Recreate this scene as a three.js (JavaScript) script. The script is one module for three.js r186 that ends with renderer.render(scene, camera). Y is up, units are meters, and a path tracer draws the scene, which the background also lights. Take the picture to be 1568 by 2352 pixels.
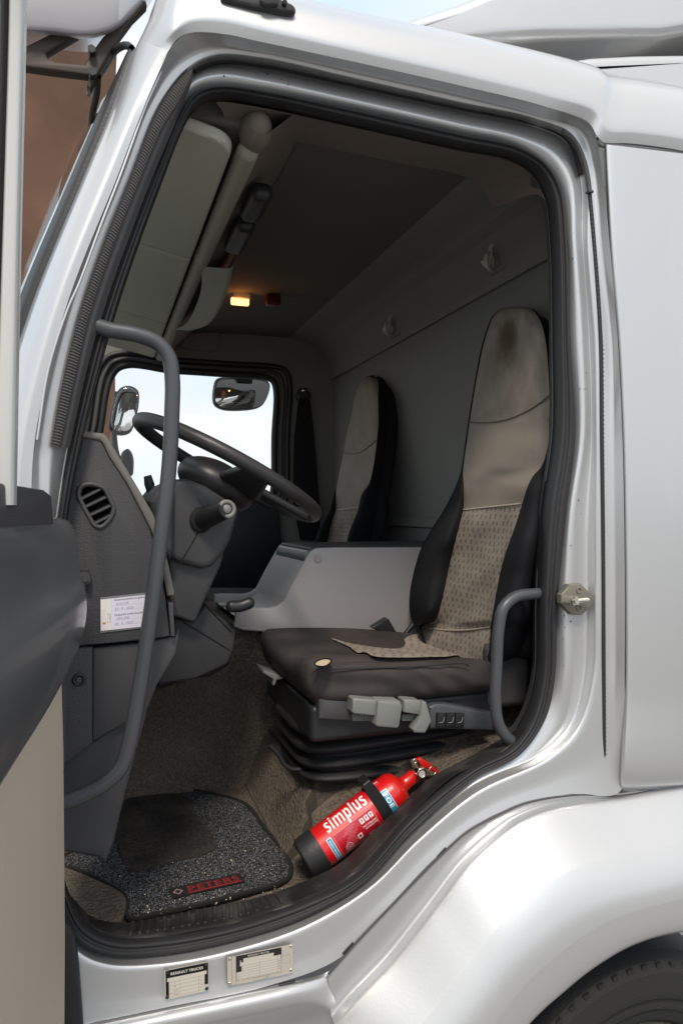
import * as THREE from 'three';
import { RoundedBoxGeometry } from 'three/addons/geometries/RoundedBoxGeometry.js';
import { mergeGeometries, mergeVertices, toCreasedNormals } from 'three/addons/utils/BufferGeometryUtils.js';

// ------------------------------------------------------------------ camera, sky, sun, exposure
const scene = new THREE.Scene();
const EYE = new THREE.Vector3(0, 1.72, 1.35), FOCAL = 1682, YAW = 18.54 * Math.PI / 180;
const SY = Math.sin(YAW), CY = Math.cos(YAW);
const camera = new THREE.PerspectiveCamera(2 * Math.atan(1176 / FOCAL) * 180 / Math.PI, 682 / 1024, 0.02, 400);
camera.position.copy(EYE);
camera.lookAt(EYE.x + SY, EYE.y, EYE.z - CY);
scene.add(camera);

const renderer = new THREE.WebGLRenderer({ antialias: true });
renderer.toneMapping = THREE.LinearToneMapping;
renderer.toneMappingExposure = 1.31;
renderer.shadowMap.enabled = true;
renderer.setSize(682, 1024);

let seed = 12345;
const rnd = () => { seed = (seed * 1664525 + 1013904223) >>> 0; return seed / 4294967296; };
// value noise
const NT = new Float32Array(4096); for (let i = 0; i < 4096; i++) NT[i] = rnd();
function hsh(x, y, p) { x = ((x % p) + p) % p; y = ((y % p) + p) % p; return NT[(x * 131 + y * 717 + ((x * y) % 53) * 29) & 4095]; }
function vn(x, y, p) { const xi = Math.floor(x), yi = Math.floor(y); let fx = x - xi, fy = y - yi; fx = fx * fx * (3 - 2 * fx); fy = fy * fy * (3 - 2 * fy);
  const a = hsh(xi, yi, p), b = hsh(xi + 1, yi, p), c = hsh(xi, yi + 1, p), d = hsh(xi + 1, yi + 1, p);
  return a + (b - a) * fx + (c - a) * fy + (a - b - c + d) * fx * fy; }
function fbm(x, y, p, o = 4) { let s = 0, a = 0.5, t = 0; for (let i = 0; i < o; i++) { s += a * vn(x, y, p); t += a; a *= 0.5; x *= 2; y *= 2; p *= 2; } return s / t; }

{ // bright sky with broken white cloud over pale blue
  const W = 512, H = 256, d = new Float32Array(W * H * 4);
  for (let j = 0; j < H; j++) for (let i = 0; i < W; i++) {
    const el = (j + 0.5) / H * Math.PI - Math.PI / 2, az = i / W * Math.PI * 2, k = (j * W + i) * 4;
    let c = [0.34, 0.335, 0.33];
    if (el > 0) {
      const s = Math.sin(el), q = Math.pow(1 - s, 2);
      const blue = [0.42 + 0.20 * q, 0.64 + 0.12 * q, 0.86];
      const n = fbm(i / W * 8, el / Math.PI * 14 + 3, 8, 5);
      let cl = Math.min(1, Math.max(0, (n - 0.36) / 0.2)); cl = 0.35 + 0.65 * cl * cl * (3 - 2 * cl);
      const wv = 0.66 + 0.26 * fbm(i / W * 16 + 5, el * 6, 16, 3);
      c = [blue[0] + (wv - blue[0]) * cl, blue[1] + (wv * 1.0 - blue[1]) * cl, blue[2] + (wv * 1.02 - blue[2]) * cl];
    }
    d[k] = c[0]; d[k + 1] = c[1]; d[k + 2] = c[2]; d[k + 3] = 1;
  }
  const sky = new THREE.DataTexture(d, W, H, THREE.RGBAFormat, THREE.FloatType);
  sky.mapping = THREE.EquirectangularReflectionMapping; sky.magFilter = THREE.LinearFilter; sky.needsUpdate = true;
  scene.background = sky; scene.environment = sky;
}
const sun = new THREE.DirectionalLight(0xfff3e2, 2.1);
sun.position.set(-1.2, 9, 5.2); sun.target.position.set(0.5, 1.2, -0.4);
sun.castShadow = true; sun.shadow.radius = 24; sun.shadow.mapSize.set(2048, 2048);
Object.assign(sun.shadow.camera, { left: -4, right: 4, top: 4, bottom: -4, near: 0.5, far: 30 });
scene.add(sun, sun.target);

// ------------------------------------------------------------------ pixel to place (1568 x 2352 grid of the photograph)
const V = (x, y, z) => new THREE.Vector3(x, y, z);
function ray(px, py) { const u = (px - 784) / FOCAL, v = (1176 - py) / FOCAL; return V(SY + CY * u, v, -CY + SY * u); }
const onZ = (px, py, z) => { const r = ray(px, py); return EYE.clone().addScaledVector(r, (z - EYE.z) / r.z); };
const onX = (px, py, x) => { const r = ray(px, py); return EYE.clone().addScaledVector(r, (x - EYE.x) / r.x); };
const onY = (px, py, y) => { const r = ray(px, py); return EYE.clone().addScaledVector(r, (y - EYE.y) / r.y); };
const tr = (pts, z) => pts.map(p => onZ(p[0], p[1], p[2] === undefined ? z : p[2]));

// ------------------------------------------------------------------ textures and materials
function dataTex(n, f, srgb) {
  const a = new Uint8Array(n * n * 4);
  for (let j = 0; j < n; j++) for (let i = 0; i < n; i++) { const c = f(i, j, n), k = (j * n + i) * 4; a[k] = c[0]; a[k + 1] = c[1]; a[k + 2] = c[2]; a[k + 3] = 255; }
  const t = new THREE.DataTexture(a, n, n); t.wrapS = t.wrapT = THREE.RepeatWrapping; t.magFilter = THREE.LinearFilter; t.minFilter = THREE.LinearMipmapLinearFilter; t.generateMipmaps = true;
  if (srgb) t.colorSpace = THREE.SRGBColorSpace; t.needsUpdate = true; return t;
}
const rep = (t, r) => { const c = t.clone(); c.repeat.set(r, r); c.needsUpdate = true; return c; };
const g3 = v => { v = Math.max(0, Math.min(255, v)); return [v, v, v]; };
const grainT = dataTex(256, (i, j, n) => g3(255 * Math.pow(Math.abs(fbm(i / n * 48, j / n * 64, 16, 3) - 0.5) * 2, 0.6)));        // leather grain
const fineT = dataTex(256, (i, j, n) => g3(255 * fbm(i / n * 64, j / n * 64, 64, 2)));
const carpetB = dataTex(256, (i, j, n) => g3(255 * (0.7 * vn(i / n * 48, j / n * 48, 48) + 0.3 * rnd())));
const carpetC = dataTex(512, (i, j, n) => { const m = fbm(i / n * 4, j / n * 4, 4, 3), f = rnd() * 0.6 + vn(i / n * 128, j / n * 128, 128) * 0.4, b = 0.70 + 0.16 * (m - 0.5) + 0.55 * (f - 0.5); return [139 * b, 125 * b, 111 * b]; }, true);
const matC = dataTex(512, (i, j, n) => { const f = vn(i / n * 96 + 3 * vn(i / n * 20, j / n * 20, 20), j / n * 96, 2048), s = f > 0.62 ? 1 : 0, r = rnd(); const b = s ? 70 + 120 * r * r : 18 + 22 * r; return [b * 0.98, b, b * 1.04]; }, true);
const matB = dataTex(256, () => g3(255 * rnd()));
const wornC = dataTex(512, (i, j, n) => { const m = fbm(i / n * 5, j / n * 5, 5, 5), f = vn(i / n * 40, j / n * 40, 40); const b = 0.62 + 0.7 * (m - 0.3) + 0.2 * (f - 0.5); const fl = vn(i / n * 90, j / n * 90, 90) > 0.74 && rnd() > 0.45 ? 34 : 0; return [62 * b + 6 + fl, 56 * b + 5 + fl, 51 * b + 5 + fl]; }, true);
const scuffR = dataTex(512, (i, j, n) => g3(255 * (0.35 + 0.5 * fbm(i / n * 8, j / n * 8, 8, 5))));
const scuffC = dataTex(512, (i, j, n) => { const m = fbm(i / n * 10, j / n * 10, 10, 5), s = vn(i / n * 6, j / n * 120, 2048) > 0.86 && m > 0.5 ? 30 : 0; const b = 32 + 30 * Math.max(0, m - 0.40) * 3 + s; return [b, b * 0.97, b * 0.94]; }, true);
const clothC = dataTex(512, (i, j, n) => { const m = fbm(i / n * 4, j / n * 4, 4, 5), f = rnd(); const b = 0.86 + 0.12 * (m - 0.5) + 0.09 * (f - 0.5); return [164 * b, 152 * b, 140 * b]; }, true);
const weaveB = dataTex(256, (i, j, n) => g3(128 + 60 * Math.sin(i / n * Math.PI * 2 * 48) * Math.sin(j / n * Math.PI * 2 * 48) + 40 * (rnd() - 0.5)));
const dashPatternC = dataTex(512, (i, j, n) => {        // small dashes woven into the cloth
  const m = fbm(i / n * 4, j / n * 4, 4, 5), f = rnd(); let b = 0.86 + 0.2 * (m - 0.5) + 0.1 * (f - 0.5);
  const cw = n / 8, ch = n / 11, row = Math.floor(j / ch), x = (i + (row % 3) * cw * 0.37) % n, ci = Math.floor(x / cw);
  const ox = (hsh(ci, row, 64) - 0.5) * 0.25, oy = (hsh(ci + 9, row + 5, 64) - 0.5) * 0.2;
  const lx = (x % cw) / cw - 0.5 + ox, ly = (j % ch) / ch - 0.5 + oy;
  const big = hsh(ci + 3, row + 1, 64) > 0.35 ? 0.36 : 0.22;
  if (Math.abs(lx) < 0.17 && Math.abs(ly) < big) b *= 0.70 + 0.1 * f;
  return [164 * b, 151 * b, 138 * b]; }, true);
const stainC = dataTex(256, (i, j, n) => { const u = i / n, v = 1 - j / n, m = fbm(i / n * 8, j / n * 8, 8, 5), b = 0.86 + 0.2 * (m - 0.5) + 0.08 * (rnd() - 0.5); const d = Math.hypot((u - 0.36) * 1.3, (v - 0.50) * 1.0) + 0.16 * (m - 0.5); let k = Math.max(0, Math.min(1, (0.30 - d) / 0.28)); k = k * k * (3 - 2 * k); const e = Math.max(0, Math.min(1, (0.42 - d) / 0.3)) * 0.3; const w = Math.min(1, k * 0.62 + e * 0.3); return [164 * b * (1 - w * 0.55), 152 * b * (1 - w * 0.64), 140 * b * (1 - w * 0.74)]; }, true);
const vinylT = rep(dataTex(512, (i, j, n) => { const m = fbm(i / n * 5, j / n * 5, 5, 5), b = 0.85 + 0.55 * (m - 0.4) + 0.1 * (rnd() - 0.5); return [62 * b, 55 * b, 53 * b]; }, true), 2.5);
const brickC = dataTex(256, (i, j, n) => { const m = fbm(i / n * 6, j / n * 6, 6, 5); const b = 0.75 + 0.5 * m; return [104 * b, 78 * b, 64 * b]; }, true);

const std = (o) => new THREE.MeshPhysicalMaterial(o);
const lin = (r, g, b) => new THREE.Color().setRGB(r, g, b);
const M = {
  silver: std({ color: lin(0.63, 0.635, 0.64), metalness: 0.7, roughness: 0.38, clearcoat: 0.9, clearcoatRoughness: 0.12, bumpMap: rep(fineT, 6), bumpScale: 0.00006 }),
  rubber: std({ color: lin(0.022, 0.022, 0.024), roughness: 0.5, bumpMap: rep(fineT, 4), bumpScale: 0.0003 }),
  strip: std({ color: lin(0.075, 0.072, 0.074), roughness: 0.6, bumpMap: rep(fineT, 4), bumpScale: 0.0003 }),
  dash: std({ color: lin(0.055, 0.054, 0.057), roughness: 0.55, bumpMap: rep(grainT, 10), bumpScale: 0.0009 }),
  dashSmooth: std({ color: lin(0.058, 0.057, 0.060), roughness: 0.5, bumpMap: rep(fineT, 8), bumpScale: 0.0002 }),
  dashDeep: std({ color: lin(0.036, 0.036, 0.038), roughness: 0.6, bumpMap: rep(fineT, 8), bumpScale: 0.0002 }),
  dashTrim: std({ color: lin(0.16, 0.145, 0.13), roughness: 0.5, bumpMap: rep(fineT, 8), bumpScale: 0.0002 }),
  blackPlastic: std({ color: lin(0.018, 0.018, 0.020), roughness: 0.42 }),
  bellows: std({ color: lin(0.012, 0.012, 0.013), roughness: 0.62, bumpMap: rep(fineT, 6), bumpScale: 0.0006 }),
  blackMatte: std({ color: lin(0.012, 0.012, 0.012), roughness: 0.85 }),
  handle: std({ color: lin(0.060, 0.064, 0.072), roughness: 0.42, clearcoat: 0.3, clearcoatRoughness: 0.35, bumpMap: rep(fineT, 8), bumpScale: 0.0002 }),
  wheelRim: std({ color: lin(0.03, 0.029, 0.03), roughness: 0.4, bumpMap: rep(fineT, 10), bumpScale: 0.0003 }),
  greyPlastic: std({ color: lin(0.41, 0.385, 0.385), roughness: 0.45, bumpMap: rep(fineT, 6), bumpScale: 0.0002 }),
  consoleRoll: std({ color: lin(0.15, 0.165, 0.16), roughness: 0.35 }),
  leverGrey: std({ color: lin(0.20, 0.205, 0.195), roughness: 0.45 }),
  visor: std({ color: lin(0.50, 0.49, 0.42), roughness: 0.75, bumpMap: rep(grainT, 10), bumpScale: 0.0004 }),
  railBeige: std({ color: lin(0.34, 0.31, 0.26), roughness: 0.7, bumpMap: rep(fineT, 8), bumpScale: 0.0003 }),
  headliner: std({ color: lin(0.125, 0.114, 0.097), roughness: 0.95, bumpMap: rep(fineT, 10), bumpScale: 0.0006 }),
  trimBrown: std({ color: lin(0.17, 0.14, 0.115), roughness: 0.8, bumpMap: rep(grainT, 8), bumpScale: 0.0004 }),
  rearWall: std({ color: lin(0.205, 0.202, 0.186), roughness: 0.9, bumpMap: rep(fineT, 8), bumpScale: 0.0008 }),
  carpet: std({ map: rep(carpetC, 2.2), roughness: 1, bumpMap: rep(carpetB, 4), bumpScale: 0.006 }),
  mat: std({ map: rep(matC, 5.5), roughness: 1, bumpMap: rep(matB, 3), bumpScale: 0.003 }),
  matWorn: std({ map: rep(wornC, 3), roughness: 1, bumpMap: rep(matB, 3), bumpScale: 0.002 }),
  matBinding: std({ color: lin(0.016, 0.015, 0.014), roughness: 0.95, bumpMap: rep(matB, 6), bumpScale: 0.002 }),
  sill: std({ map: rep(scuffC, 2), roughnessMap: rep(scuffR, 2), roughness: 1, bumpMap: rep(fineT, 6), bumpScale: 0.0005 }),
  vinyl: std({ map: vinylT, roughness: 0.72, bumpMap: rep(weaveB, 9), bumpScale: 0.0006 }),
  blackCloth: std({ color: lin(0.018, 0.018, 0.021), roughness: 1, specularIntensity: 0.3, bumpMap: rep(weaveB, 8), bumpScale: 0.0008 }),
  cloth: std({ map: rep(clothC, 2.5), roughness: 0.95, bumpMap: rep(weaveB, 8), bumpScale: 0.0006 }),
  clothStained: std({ map: stainC, roughness: 0.95 }),
  clothDash: std({ map: rep(dashPatternC, 5.2), roughness: 0.95, bumpMap: rep(weaveB, 8), bumpScale: 0.0006 }),
  foam: std({ color: lin(0.62, 0.5, 0.34), roughness: 1, bumpMap: rep(fineT, 10), bumpScale: 0.002 }),
  red: std({ color: lin(0.62, 0.012, 0.01), roughness: 0.3, clearcoat: 0.7, clearcoatRoughness: 0.15 }),
  chrome: std({ color: lin(0.72, 0.68, 0.6), metalness: 1, roughness: 0.22 }),
  steel: std({ color: lin(0.26, 0.24, 0.20), metalness: 0.7, roughness: 0.55, map: null, bumpMap: rep(fineT, 20), bumpScale: 0.0006 }),
  paintLight: std({ color: lin(0.62, 0.62, 0.60), metalness: 0.2, roughness: 0.4, clearcoat: 0.6, clearcoatRoughness: 0.2 }),
  doorBeige: std({ color: lin(0.50, 0.425, 0.345), roughness: 0.7, bumpMap: rep(grainT, 6), bumpScale: 0.0004 }),
  doorDark: std({ color: lin(0.085, 0.088, 0.093), roughness: 0.4, clearcoat: 1, clearcoatRoughness: 0.16 }),
  glass: std({ color: lin(1, 1, 1), transmission: 1, thickness: 0, roughness: 0, ior: 1.5 }),
  tint: std({ color: lin(0.75, 0.82, 0.8), transmission: 1, thickness: 0, roughness: 0, ior: 1.52 }),
  smoke: std({ color: lin(0.42, 0.42, 0.45), transmission: 0.3, thickness: 0, roughness: 0.25 }),
  mirror: std({ color: lin(0.8, 0.82, 0.82), metalness: 1, roughness: 0.04 }),
  bracket: std({ color: lin(0.05, 0.038, 0.028), roughness: 0.55, metalness: 0.2 }),
  tyre: std({ color: lin(0.02, 0.02, 0.02), roughness: 0.8, bumpMap: rep(fineT, 8), bumpScale: 0.001 }),
  brick: std({ map: rep(brickC, 0.15), roughness: 0.95 }),
  ground: std({ color: lin(0.20, 0.196, 0.19), roughness: 0.95, bumpMap: rep(fineT, 1), bumpScale: 0.004 }),
  lampGlow: std({ color: lin(0.8, 0.5, 0.25), emissive: lin(1, 0.55, 0.22), emissiveIntensity: 1.6, roughness: 0.4 }),
  redLens: std({ color: lin(0.10, 0.006, 0.008), roughness: 0.3 }),
};

// ------------------------------------------------------------------ object helpers
const used = {};
function numbered(n) { if (used[n] === undefined) { used[n] = 0; return n; } used[n]++; return n + '_' + String(used[n]).padStart(3, '0'); }
function thing(name, label, category, base = [0, 0, 0], group) {
  const o = new THREE.Group(); o.name = numbered(name); o.position.set(...base); o.userData = { label, category }; if (group) o.userData.group = group; scene.add(o); return o;
}
const worldOff = (o) => { const p = V(0, 0, 0); while (o && o !== scene) { p.add(o.position); o = o.parent; } return p; };
function part(parent, name, geo, mat, opt = {}) {
  const g = geo, off = worldOff(parent); g.translate(-off.x, -off.y, -off.z);
  if (opt.uv !== false) boxUV(g);
  const m = new THREE.Mesh(g, mat); m.name = name; m.castShadow = m.receiveShadow = true; if (opt.label) m.userData.label = opt.label; if (opt.kind) m.userData.kind = opt.kind; parent.add(m); return m;
}
function boxUV(g) {
  if (!g.attributes.normal) g.computeVertexNormals();
  const p = g.attributes.position, n = g.attributes.normal, uv = new Float32Array(p.count * 2);
  for (let i = 0; i < p.count; i++) { const ax = Math.abs(n.getX(i)), ay = Math.abs(n.getY(i)), az = Math.abs(n.getZ(i)); let u, v;
    if (az >= ax && az >= ay) { u = p.getX(i); v = p.getY(i); } else if (ax >= ay) { u = p.getZ(i); v = p.getY(i); } else { u = p.getX(i); v = p.getZ(i); }
    uv[i * 2] = u; uv[i * 2 + 1] = v; }
  g.setAttribute('uv', new THREE.BufferAttribute(uv, 2));
}
// smooth line through points, sampled seg times per span
function spline(pts, seg, closed = false) { const c = new THREE.CatmullRomCurve3(pts, closed, 'centripetal'); const n = (closed ? pts.length : pts.length - 1) * seg, o = []; for (let i = 0; i < (closed ? n : n + 1); i++) o.push(c.getPoint(i / n)); return o; }
// sheet through several lines; every inner line is a fold rounded over the fraction f of its flanks
function loft(rings, { seg = 8, closed = false, f = 0.3, pre = false } = {}) {
  const R = pre ? rings : rings.map(r => spline(r, seg, closed)), n = R[0].length, rows = [];
  for (let i = 0; i < R.length; i++) {
    if (i === 0 || i === R.length - 1) { rows.push(R[i]); continue; }
    const fi = Array.isArray(f) ? f[i] : f, A = R[i - 1], B = R[i], C = R[i + 1];
    for (const t of [0, 0.2, 0.4, 0.6, 0.8, 1]) rows.push(B.map((b, k) => { const a = b.clone().lerp(A[k], fi), c = b.clone().lerp(C[k], fi); return a.multiplyScalar((1 - t) * (1 - t)).addScaledVector(b, 2 * t * (1 - t)).addScaledVector(c, t * t); }));
  }
  return sheet(rows, closed);
}
function sheet(rows, closed) {
  const n = rows[0].length, pos = [], idx = [];
  for (const r of rows) for (const p of r) pos.push(p.x, p.y, p.z);
  const m = closed ? n : n - 1;
  for (let i = 0; i < rows.length - 1; i++) for (let k = 0; k < m; k++) { const a = i * n + k, b = i * n + (k + 1) % n, c = a + n, d = b + n; idx.push(a, b, c, b, d, c); }
  const g = new THREE.BufferGeometry(); g.setAttribute('position', new THREE.Float32BufferAttribute(pos, 3)); g.setIndex(idx); g.computeVertexNormals(); return g;
}
// outline in pixels on the plane z, given depth away from the viewer
function prism(pts, z, depth, { bevel = 0.004, smooth = false, holes = [], seg = 3, segs = 6 } = {}) {
  let P = tr(pts, z); if (smooth) P = spline(P, segs, true);
  const s = new THREE.Shape(P.map(p => new THREE.Vector2(p.x, p.y)));
  for (const h of holes) { let H = tr(h, z); if (smooth) H = spline(H, segs, true); s.holes.push(new THREE.Path(H.map(p => new THREE.Vector2(p.x, p.y)))); }
  const g = new THREE.ExtrudeGeometry(s, { depth: Math.max(0.0005, depth - 2 * bevel), bevelEnabled: bevel > 0, bevelSize: bevel, bevelThickness: bevel, bevelOffset: -bevel, bevelSegments: seg, curveSegments: 8 });
  g.translate(0, 0, z - depth + bevel); return toCreasedNormals(g, 0.6);
}
function tube(pts, r, { n = 40, rad = 12, closed = false } = {}) { return new THREE.TubeGeometry(new THREE.CatmullRomCurve3(pts, closed, 'centripetal'), n, r, rad, closed); }
function capped(pts, r, o) { const a = pts[0], b = pts[pts.length - 1]; const s1 = new THREE.SphereGeometry(r, 12, 8).translate(a.x, a.y, a.z), s2 = new THREE.SphereGeometry(r, 12, 8).translate(b.x, b.y, b.z); return mergeGeometries([tube(pts, r, o), s1, s2]); }
function rbox(x0, x1, y0, y1, z0, z1, r = 0.005, s = 3) { const g = new RoundedBoxGeometry(x1 - x0, y1 - y0, z1 - z0, s, Math.min(r, (x1 - x0) / 2, (y1 - y0) / 2, (z1 - z0) / 2)); g.translate((x0 + x1) / 2, (y0 + y1) / 2, (z0 + z1) / 2); return g; }
// flat plate from four front corners (tl, tr, br, bl), with picture coordinates on the front
function plate(c, thick, nx = 1, bend = null) {
  const nrm = c[1].clone().sub(c[0]).cross(c[3].clone().sub(c[0])).normalize().negate(); if (nrm.dot(EYE.clone().sub(c[0])) < 0) nrm.negate();
  const pos = [], uv = [], idx = [];
  for (const s of [0, 1]) for (let i = 0; i <= nx; i++) for (const v of [1, 0]) { const t = i / nx; const p = (v ? c[0] : c[3]).clone().lerp(v ? c[1] : c[2], t).addScaledVector(nrm, -s * thick + (bend ? bend(t, v) : 0)); pos.push(p.x, p.y, p.z); uv.push(s ? 0.01 : t, s ? 0.01 : v); }
  const N = (nx + 1) * 2;
  for (let i = 0; i < nx; i++) { const a = i * 2; idx.push(a, a + 1, a + 2, a + 1, a + 3, a + 2); idx.push(N + a, N + a + 2, N + a + 1, N + a + 1, N + a + 2, N + a + 3); idx.push(a, a + 2, N + a, a + 2, N + a + 2, N + a, a + 1, N + a + 1, a + 3, a + 3, N + a + 1, N + a + 3); }
  idx.push(0, N, 1, 1, N, N + 1); const e = nx * 2; idx.push(e, e + 1, N + e, e + 1, N + e + 1, N + e);
  let g = new THREE.BufferGeometry(); g.setAttribute('position', new THREE.Float32BufferAttribute(pos, 3)); g.setAttribute('uv', new THREE.Float32BufferAttribute(uv, 2)); g.setIndex(idx); return toCreasedNormals(g, 0.5);
}
function softBox(w, h, d, r, n = 48) { const g = new THREE.BoxGeometry(w, h, d, n, 20, n), p = g.attributes.position, q = V(0, 0, 0), c = V(0, 0, 0); for (let i = 0; i < p.count; i++) { q.fromBufferAttribute(p, i); c.set(Math.max(-w / 2 + r, Math.min(w / 2 - r, q.x)), Math.max(-h / 2 + r, Math.min(h / 2 - r, q.y)), Math.max(-d / 2 + r, Math.min(d / 2 - r, q.z))); q.sub(c); if (q.lengthSq() > 1e-12) q.setLength(r); q.add(c); p.setXYZ(i, q.x, q.y, q.z); } return mergeVertices(g.deleteAttribute('uv').deleteAttribute('normal'), 1e-5); }
function subdivide(g, n) { g = g.index ? g.toNonIndexed() : g; let p = Array.from(g.attributes.position.array); for (let k = 0; k < n; k++) { const o = []; for (let i = 0; i < p.length; i += 9) { const a = p.slice(i, i + 3), b = p.slice(i + 3, i + 6), c = p.slice(i + 6, i + 9), m = (u, v) => u.map((x, j) => (x + v[j]) / 2), ab = m(a, b), bc = m(b, c), ca = m(c, a); o.push(...a, ...ab, ...ca, ...ab, ...b, ...bc, ...ca, ...bc, ...c, ...ab, ...bc, ...ca); } p = o; } const r = new THREE.BufferGeometry(); r.setAttribute('position', new THREE.Float32BufferAttribute(p, 3)); return r; }
function canvasTex(w, h, draw) { const c = document.createElement('canvas'); c.width = w; c.height = h; draw(c.getContext('2d'), w, h); const t = new THREE.CanvasTexture(c); t.colorSpace = THREE.SRGBColorSpace; t.anisotropy = 8; return t; }

// ------------------------------------------------------------------ setting
{
  const g = new THREE.PlaneGeometry(160, 160, 1, 1).rotateX(-Math.PI / 2).translate(0, -0.055, 0); boxUV(g);
  const m = new THREE.Mesh(g, M.ground); m.name = 'ground'; m.userData = { kind: 'structure', label: 'pale paved yard under the truck', category: 'ground' }; m.receiveShadow = true; scene.add(m);
  const b = thing('brick_building', 'brown brick building standing far beyond the windscreen', 'building', [-1.7, -0.055, -16]);
  part(b, 'wall', rbox(-3.6, 0.35, -0.055, 13, -20, -13, 0.05), M.brick);
  part(b, 'roof', rbox(-3.8, 0.5, 13.0, 13.35, -20.2, -12.8, 0.05), M.dashTrim);
}

// ------------------------------------------------------------------ truck cab body
const cab = thing('truck_cab', 'silver truck cab with its side door standing open', 'truck cab', [0.5, 0, -1.1]);
// lines round the door opening: SI seal inside, SO seal outside, R1 ridge, CH channel, LI and LO light band, GB edge of the outer skin
const ST = [
  // SI            SO           R1           CH           LI           LO           GB
  [[115, 1900], [100, 1900], [97, 1900], [94, 1900], [70, 1900], [55, 1900], [45, 1900]],
  [[118, 1500], [102, 1500], [98, 1500], [94, 1500], [76, 1500], [62, 1500], [50, 1500]],
  [[155, 1188], [137, 1188], [132, 1188], [127, 1188], [112, 1188], [92, 1188], [70, 1188]],
  [[193, 1000], [168, 1000], [163, 1000], [158, 1000], [122, 1000], [95, 1000], [82, 1000]],
  [[271, 703], [246, 703], [241, 703], [236, 703], [188, 703], [163, 703], [153, 703]],
  [[378, 400], [357, 400], [352, 400], [347, 400], [304, 400], [281, 400], [272, 400]],
  [[430, 272], [410, 270], [404, 262], [400, 255], [364, 248], [344, 238], [336, 232]],
  [[455, 238], [445, 220], [436, 190], [440, 170], [432, 160], [408, 147], [386, 118]],
  [[500, 222], [500, 205], [500, 165], [500, 145], [496, 127], [482, 113], [440, 75]],
  [[600, 234], [600, 216], [600, 178], [600, 152], [600, 133], [600, 121], [590, 94]],
  [[800, 278], [800, 255], [800, 222], [800, 194], [800, 177], [800, 165], [800, 139]],
  [[1050, 334], [1050, 311], [1050, 279], [1050, 248], [1050, 234], [1050, 221], [1050, 195]],
  [[1178, 361], [1180, 341], [1201, 313], [1218, 284], [1225, 272], [1240, 268], [1249, 244]],
  [[1232, 394], [1249, 385], [1268, 348], [1298, 322], [1312, 312], [1335, 304], [1352, 283]],
  [[1262, 450], [1282, 440], [1311, 414], [1330, 404], [1347, 394], [1362, 382], [1379, 370]],
  [[1274, 560], [1296, 560], [1320, 560], [1338, 560], [1347, 560], [1376, 560], [1399, 560]],
  [[1278, 783], [1303, 783], [1335, 783], [1352, 783], [1365, 783], [1403, 783], [1418, 783]],
  [[1277, 1000], [1314, 1000], [1338, 1000], [1358, 1000], [1368, 1000], [1404, 1000], [1428, 1000]],
  [[1252, 1180], [1293, 1180], [1312, 1180], [1345, 1180], [1369, 1180], [1405, 1180], [1432, 1180]],
  [[1240, 1400], [1273, 1400], [1302, 1400], [1342, 1400], [1368, 1400], [1406, 1400], [1434, 1400]],
  [[1237, 1552], [1268, 1552], [1304, 1552], [1335, 1552], [1364, 1552], [1406, 1552], [1433, 1552]],
  [[1212, 1655], [1246, 1648], [1289, 1660], [1308, 1664], [1330, 1670], [1380, 1730], [1425, 1815]],
  [[1169, 1715], [1188, 1730], [1222, 1732], [1238, 1735], [1263, 1739], [1275, 1785], [1300, 1825]],
  [[1083, 1761], [1083, 1787], [1088, 1794], [1091, 1803], [1095, 1821], [1118, 1850], [1131, 1873]],
  [[942, 1872], [942, 1910], [947, 1915], [952, 1920], [962, 1928], [986, 1948], [1006, 1964]],
  [[816, 2008], [830, 2024], [834, 2029], [839, 2033], [851, 2037], [874, 2066], [893, 2082]],
  [[700, 2067], [700, 2100], [702, 2106], [703, 2111], [704, 2127], [730, 2185], [780, 2200]],
  [[535, 2122], [535, 2154], [535, 2160], [535, 2166], [535, 2184], [555, 2235], [610, 2266]],
  [[370, 2152], [370, 2186], [370, 2192], [370, 2198], [370, 2215], [380, 2280], [400, 2310]],
  [[260, 2153], [250, 2189], [248, 2195], [246, 2201], [240, 2214], [230, 2290], [225, 2346]],
  [[190, 2115], [182, 2160], [178, 2165], [175, 2168], [172, 2178], [150, 2290], [120, 2365]],
  [[150, 2030], [128, 2040], [122, 2042], [118, 2044], [108, 2048], [80, 2100], [50, 2200]],
];
const NS = ST.length;
function zAt(k, j) { // depth of line j at station k
  const A = [-0.060, -0.055, -0.050, -0.050, -0.020, -0.014, 0.004], T = [-0.060, -0.055, -0.030, -0.085, -0.015, -0.012, 0.024], Rr = [-0.060, -0.055, -0.022, -0.046, -0.014, -0.010, 0.012], B = [-0.050, -0.050, -0.045, -0.040, -0.012, -0.010, -0.004];
  const mix = (a, b, t) => a[j] + (b[j] - a[j]) * t;
  if (k <= 5) return A[j]; if (k === 6) return mix(A, T, 0.35); if (k === 7) return mix(A, T, 0.8); if (k <= 12) return T[j]; if (k === 13) return mix(T, Rr, 0.45); if (k === 14) return mix(T, Rr, 0.9);
  if (k <= 20) return Rr[j]; if (k === 21) return mix(Rr, B, 0.5); if (k === 22) return mix(Rr, B, 0.85); return B[j];
}
const L = []; for (let j = 0; j < 7; j++) L.push(ST.map((s, k) => onZ(s[j][0], s[j][1], zAt(k, j))));
const SEG = 12, LS = L.map(r => spline(r, SEG, true));
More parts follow.
